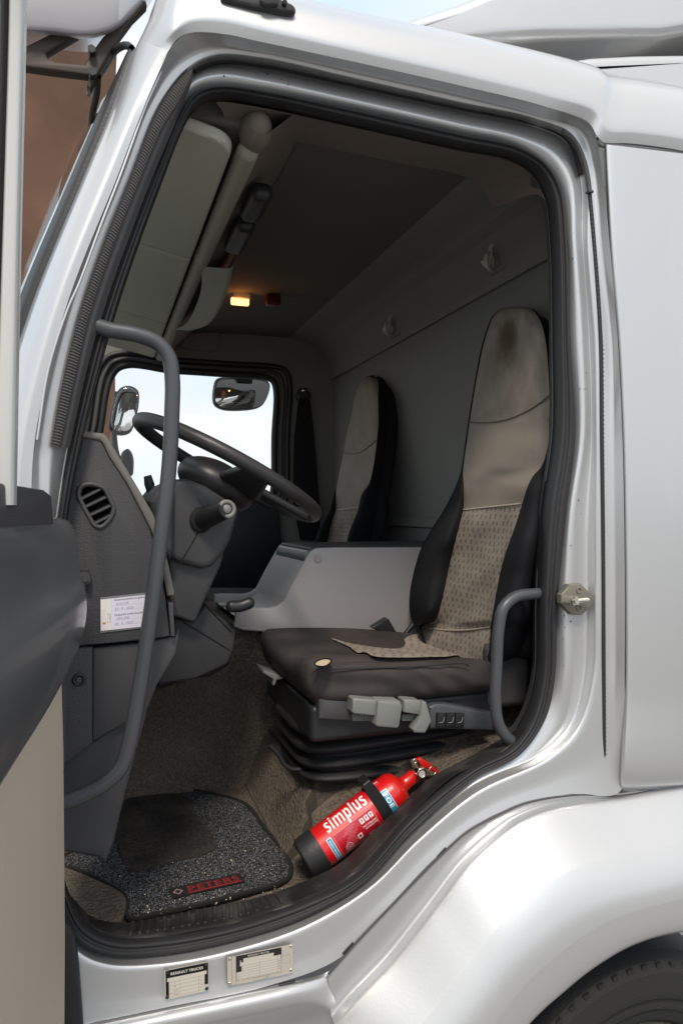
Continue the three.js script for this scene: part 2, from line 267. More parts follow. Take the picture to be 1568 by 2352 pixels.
{
  const [SI, SO, R1, CH, LI, LO, GB] = LS;
  const back = SO.map((p, i) => p.clone().lerp(SI[i], 0.5).setZ(-0.075));
  part(cab, 'door_aperture', loft([back, SO, R1, CH, LI, LO, GB], { pre: true, closed: true, f: [0, 0.3, 0.42, 0.42, 0.22, 0.3, 0.3] }), M.silver);
  const mid = (t, dz) => SI.map((p, i) => p.clone().lerp(SO[i], t).add(V(0, 0, dz)));
  const cen = V(0.45, 1.7, 0);
  const inner = SI.map(p => { const q = p.clone(); const d = cen.clone().setZ(p.z).sub(p).normalize(); return q.addScaledVector(d, -0.006).setZ(-0.085); });
  part(cab, 'door_seal', loft([inner, SI, mid(0.14, 0.016), mid(0.45, 0.012), mid(0.56, 0.021), mid(0.95, 0.015), SO.map(p => p.clone().add(V(0, 0, 0.002)))], { pre: true, closed: true, f: [0, 0.4, 0.45, 0.35, 0.45, 0.45, 0] }), M.rubber);
}
{ const ch = LS[3].slice(7 * SEG, 14 * SEG + 1).filter((_, i) => i % 4 === 0).map(p => p.clone().add(V(0, -0.002, 0.012))); part(cab, 'channel_seal', tube(ch, 0.0105, { n: 140, rad: 14 }), M.rubber); }
{ const gs = []; for (let i = 0; i < 46; i++) { const k = Math.floor((8 + 12 * rnd()) * SEG), t = rnd(), j = 1 + Math.floor(rnd() * 2), p = LS[j][k].clone().lerp(LS[j + 1][k], t); const r = 0.0006 + 0.0013 * rnd() * rnd(); gs.push(new THREE.SphereGeometry(r, 6, 5).scale(1, 1.6, 0.8).translate(p.x, p.y, p.z + (j === 1 ? 0.0006 : 0.0004))); } const d = part(cab, 'dirt_speck', mergeGeometries(gs), M.blackMatte); d.userData.kind = 'stuff'; }
// A pillar skin and windscreen rubber
const RBpx = [[-60, 1188], [-20, 1000], [72, 703], [195, 400], [250, 268], [303, 118]];
{
  const gb = L[6].slice(2, 8), rb = RBpx.map(p => onZ(p[0], p[1], -0.075));
  const m1 = gb.map((p, i) => p.clone().lerp(rb[i], 0.3).setZ(0.010)), m2 = gb.map((p, i) => p.clone().lerp(rb[i], 0.75).setZ(-0.022));
  part(cab, 'pillar_skin', loft([gb, m1, m2, rb], { seg: 12, f: [0, 0.5, 0.5, 0] }), M.silver);
  const gl = RBpx.map((p, i) => onZ(p[0] - [34, 34, 34, 30, 28, 14][i], p[1] + [0, 0, 0, 0, 0, 6][i], -0.115));
  const rm = rb.map((p, i) => p.clone().lerp(gl[i], 0.45).add(V(0, 0, 0.016)));
  part(cab, 'windscreen_seal', loft([rb, rm, gl], { seg: 12, f: 0.4 }), M.rubber);
  // seal returning over the top of the glass
  part(cab, 'windscreen_seal', tube([onZ(303, 112, -0.085), onZ(292, 104, -0.10), onZ(270, 112, -0.14), onZ(238, 160, -0.3), onZ(205, 215, -0.55)], 0.007, { n: 30 }), M.rubber);
}
// windscreen: curved pane
{
  const rows = [];
  for (let j = 0; j <= 20; j++) { const y = 1.62 + j / 20 * 0.95, xe = -0.275 + (y - 1.62) * 0.355, r = []; for (let i = 0; i <= 40; i++) { const s = -1 + i / 20, z = -1.15 + 1.04 * s; r.push(V(xe - 0.17 * (1 - Math.pow(Math.abs(s), 2.6)), y, z)); } rows.push(r); }
  part(cab, 'windscreen', sheet(rows, false), M.tint);
}
// ribbed weatherstrip up the A pillar
{
  const a = [[441, 157], [426, 167], [385, 216], [350, 281], [300, 410], [250, 530], [200, 665], [175, 750], [150, 848], [117, 1022]];
  const b = [[442, 164], [436, 182], [406, 240], [374, 290], [322, 410], [273, 530], [224, 665], [198, 750], [176, 848], [137, 1027]];
  const c = [[443, 172], [438, 196], [418, 242], [399, 292], [348, 412], [302, 532], [253, 665], [226, 750], [200, 848], [160, 1030]];
  const even = P => new THREE.CatmullRomCurve3(P, false, 'centripetal').getSpacedPoints(560), A = even(tr(a, -0.012)), B = even(tr(b, -0.004)), C = even(tr(c, -0.030));
  const rib = (P) => P.map((p, i) => p.clone().add(V(0, 0, (i % 4 < 2 ? 0.0016 : -0.0012))));
  const A0 = A.map(p => p.clone().add(V(0, 0, -0.02)));
  part(cab, 'weatherstrip', sheet([A0, rib(A), rib(A.map((p, i) => p.clone().lerp(B[i], 0.5).add(V(0, 0, 0.003)))), rib(B)], false), M.strip);
  part(cab, 'weatherstrip_lip', loft([B, B.map((p, i) => p.clone().lerp(C[i], 0.12).add(V(0, 0, -0.006))), B.map((p, i) => p.clone().lerp(C[i], 0.5).add(V(0, 0, 0.004))), C], { pre: true, f: 0.4 }), M.strip);
  // groove bead between strip and skin
  part(cab, 'drip_bead', tube(tr([[376, 150], [352, 205], [338, 236], [277, 402], [234, 512], [181, 654], [158, 705], [112, 848], [86, 1010]], 0.004), 0.0022, { n: 80, rad: 8 }), M.silver);
}
// second rubber strip down the rear edge of the opening
{
  const up = [[1290, 300], [1322, 330], [1340, 370], [1349, 410], [1353, 443]], dn = [[1353, 443], [1362, 545], [1374, 700], [1379, 800], [1381, 1000], [1384, 1250], [1385, 1500], [1386, 1786]];
  const a = tube(tr(up, -0.012), 0.0055, { n: 40 }), b = capped(tr(dn, -0.012), 0.0046, { n: 160, rad: 10 });
  part(cab, 'rear_edge_seal', a, M.strip); part(cab, 'rear_edge_seal', b, M.rubber);
  const c = onZ(1354, 441, -0.008); part(cab, 'seal_clip', rbox(c.x - 0.007, c.x + 0.006, c.y - 0.003, c.y + 0.003, c.z - 0.008, c.z + 0.006, 0.002), M.strip);
  const hooks = []; for (let i = 0; i < 130; i++) { const y = 470 + i * 10.1, x = y < 800 ? 1356 + (y - 470) / 330 * 28 : 1384 + (y - 800) / 986 * 6; const p = onZ(x, y, -0.0085); hooks.push(new THREE.BoxGeometry(0.003, 0.003, 0.002).translate(p.x, p.y, p.z)); }
  const h = part(cab, 'seal_serration', mergeGeometries(hooks), M.strip); h.userData.kind = 'stuff';
}
// roof side and roof
{
  const bot = [L[6][7], onZ(406, 91, 0.022), L[6][8], onZ(512, 78, 0.024), ...L[6].slice(9, 14), onZ(1371, 313, 0.024), ...tr([[1384, 326], [1440, 329], [1505, 336], [1600, 352], [1700, 368]], 0.022)];
  const top = [onZ(303, 118, -0.075), onZ(330, 55, -0.09), onZ(372, -40, -0.11), onZ(470, -70, -0.13), ...tr([[580, -25], [800, 34], [1080, 92], [1283, 137], [1330, 149], [1358, 157], [1385, 163], [1440, 171], [1533, 186], [1610, 205], [1710, 230]], -0.14)];
  const m1 = bot.map((p, i) => p.clone().lerp(top[i], i === 0 ? 0.3 : 0.12).setZ(i === 0 ? 0.010 : 0.035)), m2 = bot.map((p, i) => p.clone().lerp(top[i], i === 0 ? 0.75 : 0.6).setZ(i === 0 ? -0.022 : 0.002));
  const t2 = top.map(p => V(p.x + 0.01, p.y + 0.012, -0.35)), t3 = top.map(p => V(p.x, p.y + 0.02, -1.1)), t4 = top.map(p => V(p.x, p.y, -2.2));
  part(cab, 'roof', loft([bot, m1, m2, top, t2, t3, t4], { seg: 14, f: [0, 0.4, 0.5, 0.45, 0.4, 0.4, 0] }), M.silver);
}
// rear corner panel
{
  const ys = [331, 560, 783, 1000, 1180, 1400, 1600, 1790, 1822], gx = [1386, 1399, 1418, 1428, 1432, 1434, 1433, 1424, 1421];
  const col = (dx, dz, last = 0) => ys.map((y, i) => onZ(gx[i] + dx, y + (i === 8 ? -dx * 0.1 : 0) + (i === 0 ? dx * 0.12 : 0), (i === 8 ? -0.02 : 0.012) + dz));
  part(cab, 'corner_panel', loft([col(-3, -0.03), col(0, 0), col(9, 0.012), col(90, 0.022), col(180, 0.02), col(330, -0.03)], { seg: 10, f: [0, 0.4, 0.45, 0.5, 0.5, 0] }), M.silver);
  part(cab, 'panel_joint', tube(tr([[1371, 319], [1384, 330], [1440, 335], [1505, 343], [1600, 357]], 0.004), 0.010, { n: 40 }), M.silver);
}
// wing over the wheel
{
  const seam = [[1680, 1790], [1567, 1801], [1420, 1826], [1320, 1824], [1203, 1843], [1131, 1875], [1071, 1908], [1005, 1967], [905, 2069], [813, 2166], [783, 2200], [752, 2235]];
  const crease = [[1680, 1792], [1567, 1808], [1418, 1838], [1330, 1850], [1263, 1863], [1220, 1878], [1183, 1898], [1083, 1983], [998, 2093], [908, 2208], [813, 2308], [770, 2360]];
  const arch = [[1680, 2135], [1567, 2144], [1500, 2158], [1440, 2181], [1390, 2210], [1340, 2245], [1290, 2287], [1240, 2331], [1190, 2386], [1140, 2450], [1095, 2530], [1060, 2620]];
  const S = tr(seam, -0.006), C = tr(crease, 0.012), A = tr(arch, 0.115);
  const cove = S.map((p, i) => p.clone().lerp(C[i], 0.35).setZ(-0.006)), cov2 = S.map((p, i) => p.clone().lerp(C[i], 0.93).setZ(-0.014 + (i < 3 ? 0.008 : 0)));
  const m0 = C.map((p, i) => p.clone().lerp(A[i], 0.16).setZ(0.046)), m1 = C.map((p, i) => p.clone().lerp(A[i], 0.50).setZ(0.118)), m2 = C.map((p, i) => p.clone().lerp(A[i], 0.90).setZ(0.128));
  const A2 = A.map(p => p.clone().add(V(0.012, -0.010, -0.03))), A3 = A.map(p => p.clone().add(V(0.02, -0.01, -0.30)));
  part(cab, 'wing', loft([S, cove, cov2, C, m0, m1, m2, A, A2], { seg: 10, f: [0, 0.45, 0.3, 0.3, 0.5, 0.5, 0.5, 0.4, 0] }), M.silver);
  part(cab, 'wheel_arch_liner', loft([A2, A3.map(p => p.clone().add(V(0, 0.0, 0.1))), A3], { seg: 8 }), M.blackPlastic);
  const g = S.map(p => p.clone().add(V(0, 0, 0.0045)));
  part(cab, 'wing_joint', tube(g, 0.0022, { n: 120, rad: 6 }), M.strip);
  for (const q of [[[1253, 1832], [1280, 1829]], [[1003, 1968], [1023, 1947]], [[787, 2191], [811, 2165]]]) part(cab, 'joint_clip', tube(tr([q[0], [(q[0][0] + q[1][0]) / 2, (q[0][1] + q[1][1]) / 2], q[1]], -0.005), 0.0028, { n: 6, rad: 6 }), M.blackPlastic);
}
// lower panel under the seam, with the hollow of the step
{
  const seam = tr([[120, 2368], [225, 2347], [400, 2311], [610, 2267], [690, 2250], [752, 2232], [790, 2200]], -0.016);
  const o = (dx, dy, z) => [[120, 2368], [225, 2347], [400, 2311], [610, 2267], [690, 2250], [752, 2238], [800, 2225]].map((p, i) => onZ(p[0] + dx, p[1] + dy + (i > 4 ? (i - 4) * dy * 0.2 : 0), i === 6 ? -0.03 : i === 5 ? z * 0.35 - 0.012 : i === 4 ? z * 0.8 - 0.003 : z));
  part(cab, 'step_panel', loft([seam, o(1, 7, 0.006), o(3, 30, 0.020), o(6, 60, 0.016), o(8, 78, -0.03), o(10, 150, -0.06), o(12, 330, -0.03)], { seg: 12, f: [0, 0.4, 0.45, 0.4, 0.4, 0.5, 0] }), M.silver);
  part(cab, 'joint_clip', tube(tr([[641, 2263], [658, 2259], [677, 2255]], -0.004), 0.0030, { n: 8, rad: 6 }), M.blackPlastic);
  part(cab, 'hinge_seal', prism([[120, 2100], [160, 2128], [172, 2150], [182, 2230], [196, 2420], [120, 2420]], 0.012, 0.03, { bevel: 0.006 }), M.rubber);
}
// wheel
{
  const w = new THREE.Group(); w.name = 'wheel'; const c = V(1.145, 0.345, 0.02); w.position.copy(c).sub(worldOff(cab)); cab.add(w);
  const prof = [[0.225, -0.13], [0.232, -0.01], [0.25, 0.008], [0.268, 0.004], [0.274, 0.012], [0.282, 0.006], [0.295, 0.010], [0.303, 0.018], [0.311, 0.012], [0.33, 0.018], [0.352, 0.014], [0.358, 0.018], [0.378, 0.006], [0.392, -0.014], [0.4, -0.05], [0.4, -0.24]].map(p => new THREE.Vector2(p[0], p[1]));
  const g = new THREE.LatheGeometry(prof, 96).rotateX(Math.PI / 2); g.translate(c.x, c.y, c.z); const ty = part(w, 'tyre', g, M.tyre);
  const lug = new THREE.BoxGeometry(0.020, 0.014, 0.012);
  for (let i = 0; i < 60; i++) { const a = i / 60 * Math.PI * 2; const l = lug.clone().rotateZ(a); l.translate(c.x + Math.cos(a) * 0.366, c.y + Math.sin(a) * 0.366, c.z + 0.008); if (Math.sin(a) > 0.2 ) part(w, 'tread_lug', l, M.tyre); }
  const rp = [[0.02, -0.12], [0.12, -0.11], [0.18, -0.06], [0.21, -0.04], [0.228, -0.005], [0.232, -0.02]].map(p => new THREE.Vector2(p[0], p[1]));
  part(w, 'rim', new THREE.LatheGeometry(rp, 64).rotateX(Math.PI / 2).translate(c.x, c.y, c.z), M.steel);
}
// roof deflector, side fairing and roof bracket
{
  part(cab, 'roof_deflector', prism([[860, 66], [900, 52], [960, 30], [1050, 2], [1180, -50], [1400, -150], [1750, -260], [1750, 40], [1600, 66], [1520, 80], [1400, 81], [1250, 84], [1140, 91], [1093, 96], [1000, 110], [900, 100]], -0.22, 1.6, { bevel: 0.03, seg: 6 }), M.silver);
  part(cab, 'deflector_foot', prism([[1080, 90], [1283, 90], [1500, 70], [1750, 40], [1750, 240], [1500, 190], [1283, 150]], -0.36, 1.3, { bevel: 0.01 }), M.dashSmooth);
  part(cab, 'side_fairing', prism([[1283, 141], [1310, 131], [1360, 123], [1460, 118], [1600, 116], [1750, 116], [1750, 330], [1500, 260], [1283, 175]], -0.16, 0.10, { bevel: 0.03, seg: 6 }), M.silver);
  const b = new THREE.Group(); b.name = 'roof_bracket'; cab.add(b);
  part(b, 'base', prism([[508, -6], [560, 12], [620, 24], [665, 31], [679, 28], [680, 18], [672, 8], [650, -2], [620, -20], [540, -40]], 0.035, 0.02, { bevel: 0.006, smooth: true }), M.blackPlastic);
  part(b, 'foot', prism([[598, -8], [604, 8], [622, 12], [640, 6], [636, -14], [610, -20]], 0.043, 0.02, { bevel: 0.004, smooth: true }), M.rubber);
  part(b, 'screw', new THREE.CylinderGeometry(0.0045, 0.0045, 0.01, 12).rotateX(Math.PI / 2).translate(...onZ(653, 8, 0.036).toArray()), M.blackMatte);
}
// sun shield in front of the windscreen and its arm
{
  const s = new THREE.Group(); s.name = 'sun_shield'; cab.add(s);
  const edge = [[20, 64], [60, 66], [120, 69], [180, 76], [215, 75], [245, 68], [275, 52], [305, 25], [340, -15], [380, -60]];
  const a = tr(edge, -0.12), b = a.map(p => V(p.x, p.y + 0.012, -0.16)), c = a.map(p => V(p.x, p.y + 0.25, -0.6));
  const up = a.map((p, i) => V(p.x + 0.01, p.y + 0.22, p.z - 0.01));
  part(s, 'shield', loft([up, a, b, c], { seg: 8, f: [0, 0.25, 0.3, 0] }), M.smoke);
  part(s, 'arm', prism([[40, 115], [125, 72], [182, 76], [122, 112], [106, 122], [112, 134], [130, 141], [195, 148], [212, 118], [236, 84], [262, 62], [300, 16], [332, -12], [338, 10], [306, 42], [278, 80], [250, 128], [228, 165], [208, 204], [200, 196], [206, 172], [130, 163], [40, 150]], -0.15, 0.025, { bevel: 0.004 }), M.bracket);
  part(s, 'bolt', new THREE.CylinderGeometry(0.008, 0.008, 0.02, 6).rotateX(Math.PI / 2).translate(...onZ(211, 118, -0.145).toArray()), M.blackPlastic);
  part(s, 'bolt', new THREE.CylinderGeometry(0.008, 0.008, 0.02, 6).rotateX(Math.PI / 2).translate(...onZ(213, 170, -0.145).toArray()), M.blackPlastic);
  const wp = [[225, 175, -0.16], [222, 215, -0.2], [212, 260, -0.25], [208, 300, -0.3], [186, 345, -0.35]];
  part(cab, 'wiper_arm', tube(tr(wp), 0.007, { n: 20 }), M.bracket);
}
// striker on the B pillar
{
  const s = new THREE.Group(); s.name = 'door_striker'; cab.add(s);
  const q = (zx, zy) => [1128.7 + zx * 0.24, 1222.8 + zy * 0.24];
  part(s, 'base', prism([q(665, 600), q(745, 500), q(850, 488), q(965, 605), q(972, 700), q(860, 795), q(770, 790), q(668, 680)], -0.012, 0.02, { bevel: 0.003 }), M.steel);
  part(s, 'arm', prism([q(668, 600), q(800, 612), q(800, 690), q(668, 676)], 0.006, 0.02, { bevel: 0.003 }), M.steel);
  const c = onZ(...q(800, 655), 0.008); part(s, 'pin_head', new THREE.CylinderGeometry(0.0095, 0.0095, 0.008, 20).rotateX(Math.PI / 2 - 0.3).rotateY(0.5).translate(c.x, c.y, c.z), M.chrome);
  const a = onZ(...q(815, 655), 0.004), b = onZ(...q(915, 648), 0.002); part(s, 'pin', capped([a, a.clone().lerp(b, 0.5), b], 0.0055, { n: 6 }), M.chrome);
  for (const [x, y] of [[835, 555], [835, 722]]) { const p = onZ(...q(x, y), -0.0115); part(s, 'screw', new THREE.TorusGeometry(0.006, 0.002, 8, 18).translate(p.x, p.y, p.z), M.steel); }
}
// grab handles
part(cab, 'grab_handle', tube([...tr([[205, 742], [250, 757], [318, 770], [362, 788], [388, 820], [396, 870], [395, 950], [388, 1080], [370, 1230], [345, 1420], [316, 1610], [296, 1712], [278, 1762], [240, 1800], [190, 1826], [150, 1842], [100, 1852]], -0.035)], 0.0142, { n: 140, rad: 18 }), M.handle);
part(cab, 'grab_handle', tube(tr([[1262, 1362, -0.075], [1225, 1364, -0.07], [1185, 1370, -0.065], [1156, 1395, -0.06], [1145, 1440, -0.06], [1140, 1520, -0.06], [1137, 1610, -0.06], [1142, 1655, -0.06], [1160, 1690, -0.062], [1190, 1712, -0.07]]), 0.0128, { n: 90, rad: 18 }), M.handle);
// identification plates
{
  const q = (zx, zy, z) => onZ(357.4 + zx * 0.24, 2069.3 + zy * 0.24, z);
  const t1 = canvasTex(512, 360, (c, w, h) => { c.fillStyle = '#cfc8bd'; c.fillRect(0, 0, w, h); c.fillStyle = '#131315'; c.fillRect(12, 8, w - 20, 112); c.fillRect(12, 8, 36, h - 18); c.fillRect(w - 50, 8, 42, 270); c.fillStyle = '#e8e2d8'; c.font = 'bold 46px sans-serif'; c.fillText('RENAULT TRUCKS', 66, 76, 380); c.fillStyle = '#d6d0c4'; c.fillRect(30, 104, w - 56, 44); c.fillRect(56, 148, w - 110, 200); c.strokeStyle = '#55504a'; c.lineWidth = 2; for (let i = 0; i < 5; i++) { c.beginPath(); c.moveTo(56, 160 + i * 44); c.lineTo(w - 54, 160 + i * 44); c.stroke(); } c.beginPath(); c.moveTo(176, 150); c.lineTo(176, 346); c.moveTo(w - 116, 150); c.lineTo(w - 116, 346); c.stroke(); c.fillStyle = '#504a45'; c.font = '28px sans-serif'; c.fillText('L', 112, 186); c.fillText('W', 106, 230); c.fillText('mini', 100, 278); c.fillText('maxi', 100, 322); c.fillText('a', 66, 302); c.font = '20px sans-serif'; for (let i = 0; i < 4; i++) c.fillText('m', w - 96, 184 + i * 44); });
  const t2 = canvasTex(768, 336, (c, w, h) => { c.fillStyle = '#c6bfb3'; c.fillRect(0, 0, w, h); c.strokeStyle = '#5b554e'; c.lineWidth = 3; c.strokeRect(3, 3, 54, h - 6); c.strokeRect(57, 3, 44, h - 6); c.fillStyle = '#2b2a30'; c.fillRect(104, 8, 526, 118); c.fillRect(104, 8, 64, 190); c.fillStyle = '#d2ccc0'; c.fillRect(150, 66, 10, 40); c.fillRect(186, 52, 352, 40); c.fillRect(148, 92, 436, 44); c.fillRect(166, 130, 420, 160); c.fillRect(112, 200, 56, 92); c.fillRect(586, 90, 36, 200); c.strokeStyle = '#2b2a30'; c.strokeRect(106, 10, 520, 284); c.lineWidth = 2; c.strokeStyle = '#6b655e'; for (let i = 0; i < 6; i++) { c.beginPath(); c.moveTo(112, 136 + i * 29); c.lineTo(622, 136 + i * 29); c.stroke(); } c.beginPath(); c.moveTo(372, 120); c.lineTo(372, 292); c.moveTo(584, 92); c.lineTo(584, 292); c.stroke(); c.strokeRect(640, 110, 92, 90); c.strokeRect(300, 304, 130, 24); c.strokeRect(440, 302, 50, 26); c.fillStyle = '#56504a'; c.font = '22px sans-serif'; c.fillText('kg', 452, 322); c.fillStyle = '#c9c2b6'; c.font = 'bold 30px sans-serif'; c.fillText('RENAULT TRUCKS', 236, 42, 270); c.fillStyle = '#6b655e'; c.font = '20px sans-serif'; for (let i = 0; i < 4; i++) { c.fillText(String(i + 1) + ' -', 124, 226 + i * 21); c.fillText('kg', 592, 160 + i * 29); } });
  const mk = (name, pts, t, rivets, mat) => { const g = new THREE.Group(); g.name = name; cab.add(g);
    part(g, 'plate', plate(pts, 0.0012), std({ map: t, roughness: 0.4, metalness: 0.25 }), { uv: false });
    for (const p of rivets) part(g, 'rivet', new THREE.SphereGeometry(0.0034, 12, 8).scale(1, 1, 0.55).translate(p.x, p.y, p.z), mat); };
  const z = -0.0005;
  mk('identification_plate', [q(85, 665, z), q(510, 580, z), q(510, 855, z), q(90, 950, z)], t1, [q(112, 684, z), q(488, 612, z), q(490, 838, z), q(112, 922, z)], M.blackPlastic);
  mk('identification_plate', [q(682, 540, z), q(1315, 415, z), q(1315, 690, z), q(685, 820, z)], t2, [q(709, 555, z), q(1293, 433, z), q(1293, 660, z), q(709, 790, z)], M.chrome);
}
// paint chips by the plates
// ------------------------------------------------------------------ cab inside: floor, tunnel, lining
const FY = 0.905;
{
  const prof = [[-0.35, FY], [0.40, FY], [0.44, FY + 0.008], [0.56, 0.975], [0.66, 1.05], [0.77, 1.105], [0.88, 1.145], [1.2, 1.17]];
  const P = spline(prof.map(p => V(p[0], p[1], 0)), 16);
  const zz = []; for (let i = 0; i <= 28; i++) zz.push(-0.13 - 0.71 * i / 28); const rows = zz.map(z => P.map(p => V(p.x, p.y + 0.125 * THREE.MathUtils.smoothstep(p.x, 0.40, 0.50) * THREE.MathUtils.smoothstep(-z, 0.245, 0.35) * (1 - 0.6 * THREE.MathUtils.smoothstep(p.x, 0.62, 0.85)) + 0.010 * fbm(p.x * 9 + 3, z * 9, 64, 3), z)));
  part(cab, 'floor_carpet', sheet(rows, false), M.carpet);
  // carpeted side of the engine tunnel
  const rw = []; for (let j = 0; j <= 14; j++) { const t = j / 14, r = []; for (let i = 0; i <= 30; i++) { const x = -0.25 + i / 30 * 1.4; r.push(V(x, FY - 0.02 + t * 0.5, -0.80 - 0.05 * t + 0.05 * Math.exp(-t * 12) + 0.018 * (fbm(x * 5 + 7, t * 3, 64, 3) - 0.5))); } rw.push(r); }
  part(cab, 'tunnel_carpet', sheet(rw, false), M.carpet);
  part(cab, 'tunnel_top', rbox(-0.3, 1.2, 1.10, FY + 0.475, -1.5, -0.845, 0.03), M.carpet);
  part(cab, 'passenger_floor', rbox(-0.3, 1.2, FY - 0.03, FY, -2.36, -1.5, 0.01), M.carpet);
  part(cab, 'front_bulkhead', rbox(-0.40, -0.33, 0.6, 1.75, -2.3, -0.12, 0.02), M.blackMatte);
  // carpet over the step corner by the door hinge
  { const pts = spline([[100, 1975], [175, 1998], [240, 2026], [283, 2050], [291, 2078], [272, 2112], [215, 2116], [170, 2090], [100, 2040]].map(p => onY(p[0], p[1], FY + 0.020)), 6, true), sh = new THREE.Shape(pts.map(p => new THREE.Vector2(p.x, -p.z)));
    const g = new THREE.ExtrudeGeometry(sh, { depth: 0.012, bevelEnabled: true, bevelSize: 0.006, bevelThickness: 0.006, bevelOffset: -0.006, bevelSegments: 3 }); g.rotateX(-Math.PI / 2); g.translate(0, FY + 0.002, 0); part(cab, 'step_carpet', g, M.carpet); }
}
// black threshold with grip ribs
{
  const si = [[150, 2030], [185, 2112], [225, 2142], [280, 2157], [370, 2152], [450, 2138], [535, 2122], [625, 2094], [700, 2067], [816, 2008], [942, 1872], [1035, 1787], [1083, 1761], [1131, 1739], [1169, 1715], [1205, 1670]];
  const st = [[110, 2000], [172, 2066], [214, 2106], [290, 2118], [370, 2104], [450, 2088], [535, 2072], [600, 2058], [690, 2026], [780, 1981], [893, 1872], [992, 1784], [1040, 1757], [1092, 1730], [1140, 1702], [1170, 1684]];
  const a = tr(si, -0.052), b = tr(st, -0.125), c = b.map(p => p.clone().add(V(0, -0.05, -0.005))), a1 = a.map((p, i) => p.clone().lerp(b[i], 0.16).add(V(0, 0.003, 0.004))), b1 = a.map((p, i) => p.clone().lerp(b[i], 0.86).add(V(0, 0.002, 0)));
  const s = part(cab, 'threshold', loft([a, a1, b1, b, c], { seg: 10, f: 0.35 }), M.sill);
  const A = spline(a1, 20), B = spline(b1, 20);
  for (let i = 0; i < 19; i++) { const k = 64 + Math.round(i * 4.6); const p = A[k].clone().lerp(B[k], 0.06), q = A[k].clone().lerp(B[k], 0.97), m = p.clone().lerp(q, 0.5); const len = p.distanceTo(q); const g = new RoundedBoxGeometry(0.0075, 0.009, len, 2, 0.0025); g.lookAt(q.clone().sub(p)); g.translate(m.x, m.y + 0.0005, m.z); part(s, 'rib', g, M.sill); }
}
// headliner and rear wall
const XW = 1.2, ZF = -2.34;
{
  const prof = [[1.2, 0.9], [1.2, 2.40], [1.198, 2.425], [1.188, 2.428], [1.182, 2.42], [1.172, 2.44], [1.150, 2.54], [1.09, 2.60], [0.95, 2.625], [0.70, 2.625], [0.475, 2.612], [0.462, 2.602], [0.455, 2.606], [0.38, 2.53], [0.33, 2.485], [0.31, 2.478]];
  const z1 = ZF - 0.02;
  const mkP = (a, b, z0 = -0.24) => { const rows = prof.slice(a, b).map(p => [V(p[0], p[1], z0), V(p[0], p[1], (z0 + z1) / 2), V(p[0], p[1], z1)]); return loft(rows.map(r => r), { pre: true, f: 0.3 }); };
  part(cab, 'rear_wall', mkP(0, 5), M.rearWall); part(cab, 'rear_shelf_lining', mkP(4, 9), M.rearWall); part(cab, 'headliner', mkP(8, 13), M.headliner); part(cab, 'header_lining', mkP(12, 16, -0.10), M.trimBrown);
  part(cab, 'rear_wall_rail', rbox(1.188, 1.2, 1.66, 1.70, ZF, -0.3, 0.005), M.rearWall);
  // coat hooks
  for (const [px, py] of [[1140, 580], [905, 740]]) { const p = onX(px, py, 1.162), h = new THREE.Group(); h.name = 'coat_hook'; h.position.copy(p).sub(worldOff(cab)); cab.add(h);
    part(h, 'plate', rbox(p.x - 0.004, p.x + 0.02, p.y - 0.06, p.y + 0.05, p.z - 0.045, p.z + 0.045, 0.012), M.rearWall);
    part(h, 'hook', tube([V(p.x - 0.002, p.y + 0.03, p.z), V(p.x - 0.02, p.y + 0.015, p.z), V(p.x - 0.022, p.y - 0.02, p.z), V(p.x - 0.034, p.y - 0.045, p.z), V(p.x - 0.05, p.y - 0.03, p.z)], 0.007, { n: 20 }), M.visor);
    part(h, 'ring', new THREE.TorusGeometry(0.026, 0.006, 8, 24).rotateY(0.6).translate(p.x - 0.024, p.y - 0.03, p.z), M.visor); }
  // side lining above the opening and behind it
  const top = LS[0].slice(8 * SEG, 14 * SEG + 1), head = top.map(p => V(Math.min(1.16, Math.max(0.30, p.x * 1.0)), Math.min(2.605, Math.max(p.y + 0.07, 2.40)), -0.31));
  for (let i = 0; i < head.length; i++) { const x = head[i].x; if (x > 0.95) head[i].y = Math.min(head[i].y, 2.605 - (x - 0.95) * 0.4); if (x < 0.46) head[i].y = Math.min(head[i].y, 2.605 - (0.46 - x) * 0.75); }
  const t0 = top.map(p => p.clone().setZ(-0.08)), t1 = top.map((p, i) => p.clone().lerp(head[i], 0.3).setZ(-0.12).add(V(0, 0.012, 0)));
  part(cab, 'side_lining', loft([t0, t1, head], { pre: true, f: 0.4 }), M.trimBrown);
  const rt = LS[0].slice(13 * SEG, 22 * SEG + 1), r0 = rt.map(p => p.clone().setZ(-0.08)), r1 = rt.map(p => V(p.x + 0.03, p.y, -0.14)), r2 = rt.map(p => V(XW, p.y + 0.02, -0.26));
  part(cab, 'pillar_lining', loft([r0, r1, r2], { pre: true, f: 0.4 }), M.dashSmooth);
  const lf = LS[0].slice(1 * SEG, 7 * SEG + 1), l0 = lf.map(p => p.clone().setZ(-0.08)), l1 = lf.map(p => V(p.x - 0.05, p.y, -0.13));
  part(cab, 'pillar_lining', loft([l0, l0.map((p, i) => p.clone().lerp(l1[i], 0.5)), l1], { pre: true }), M.dashSmooth);
}
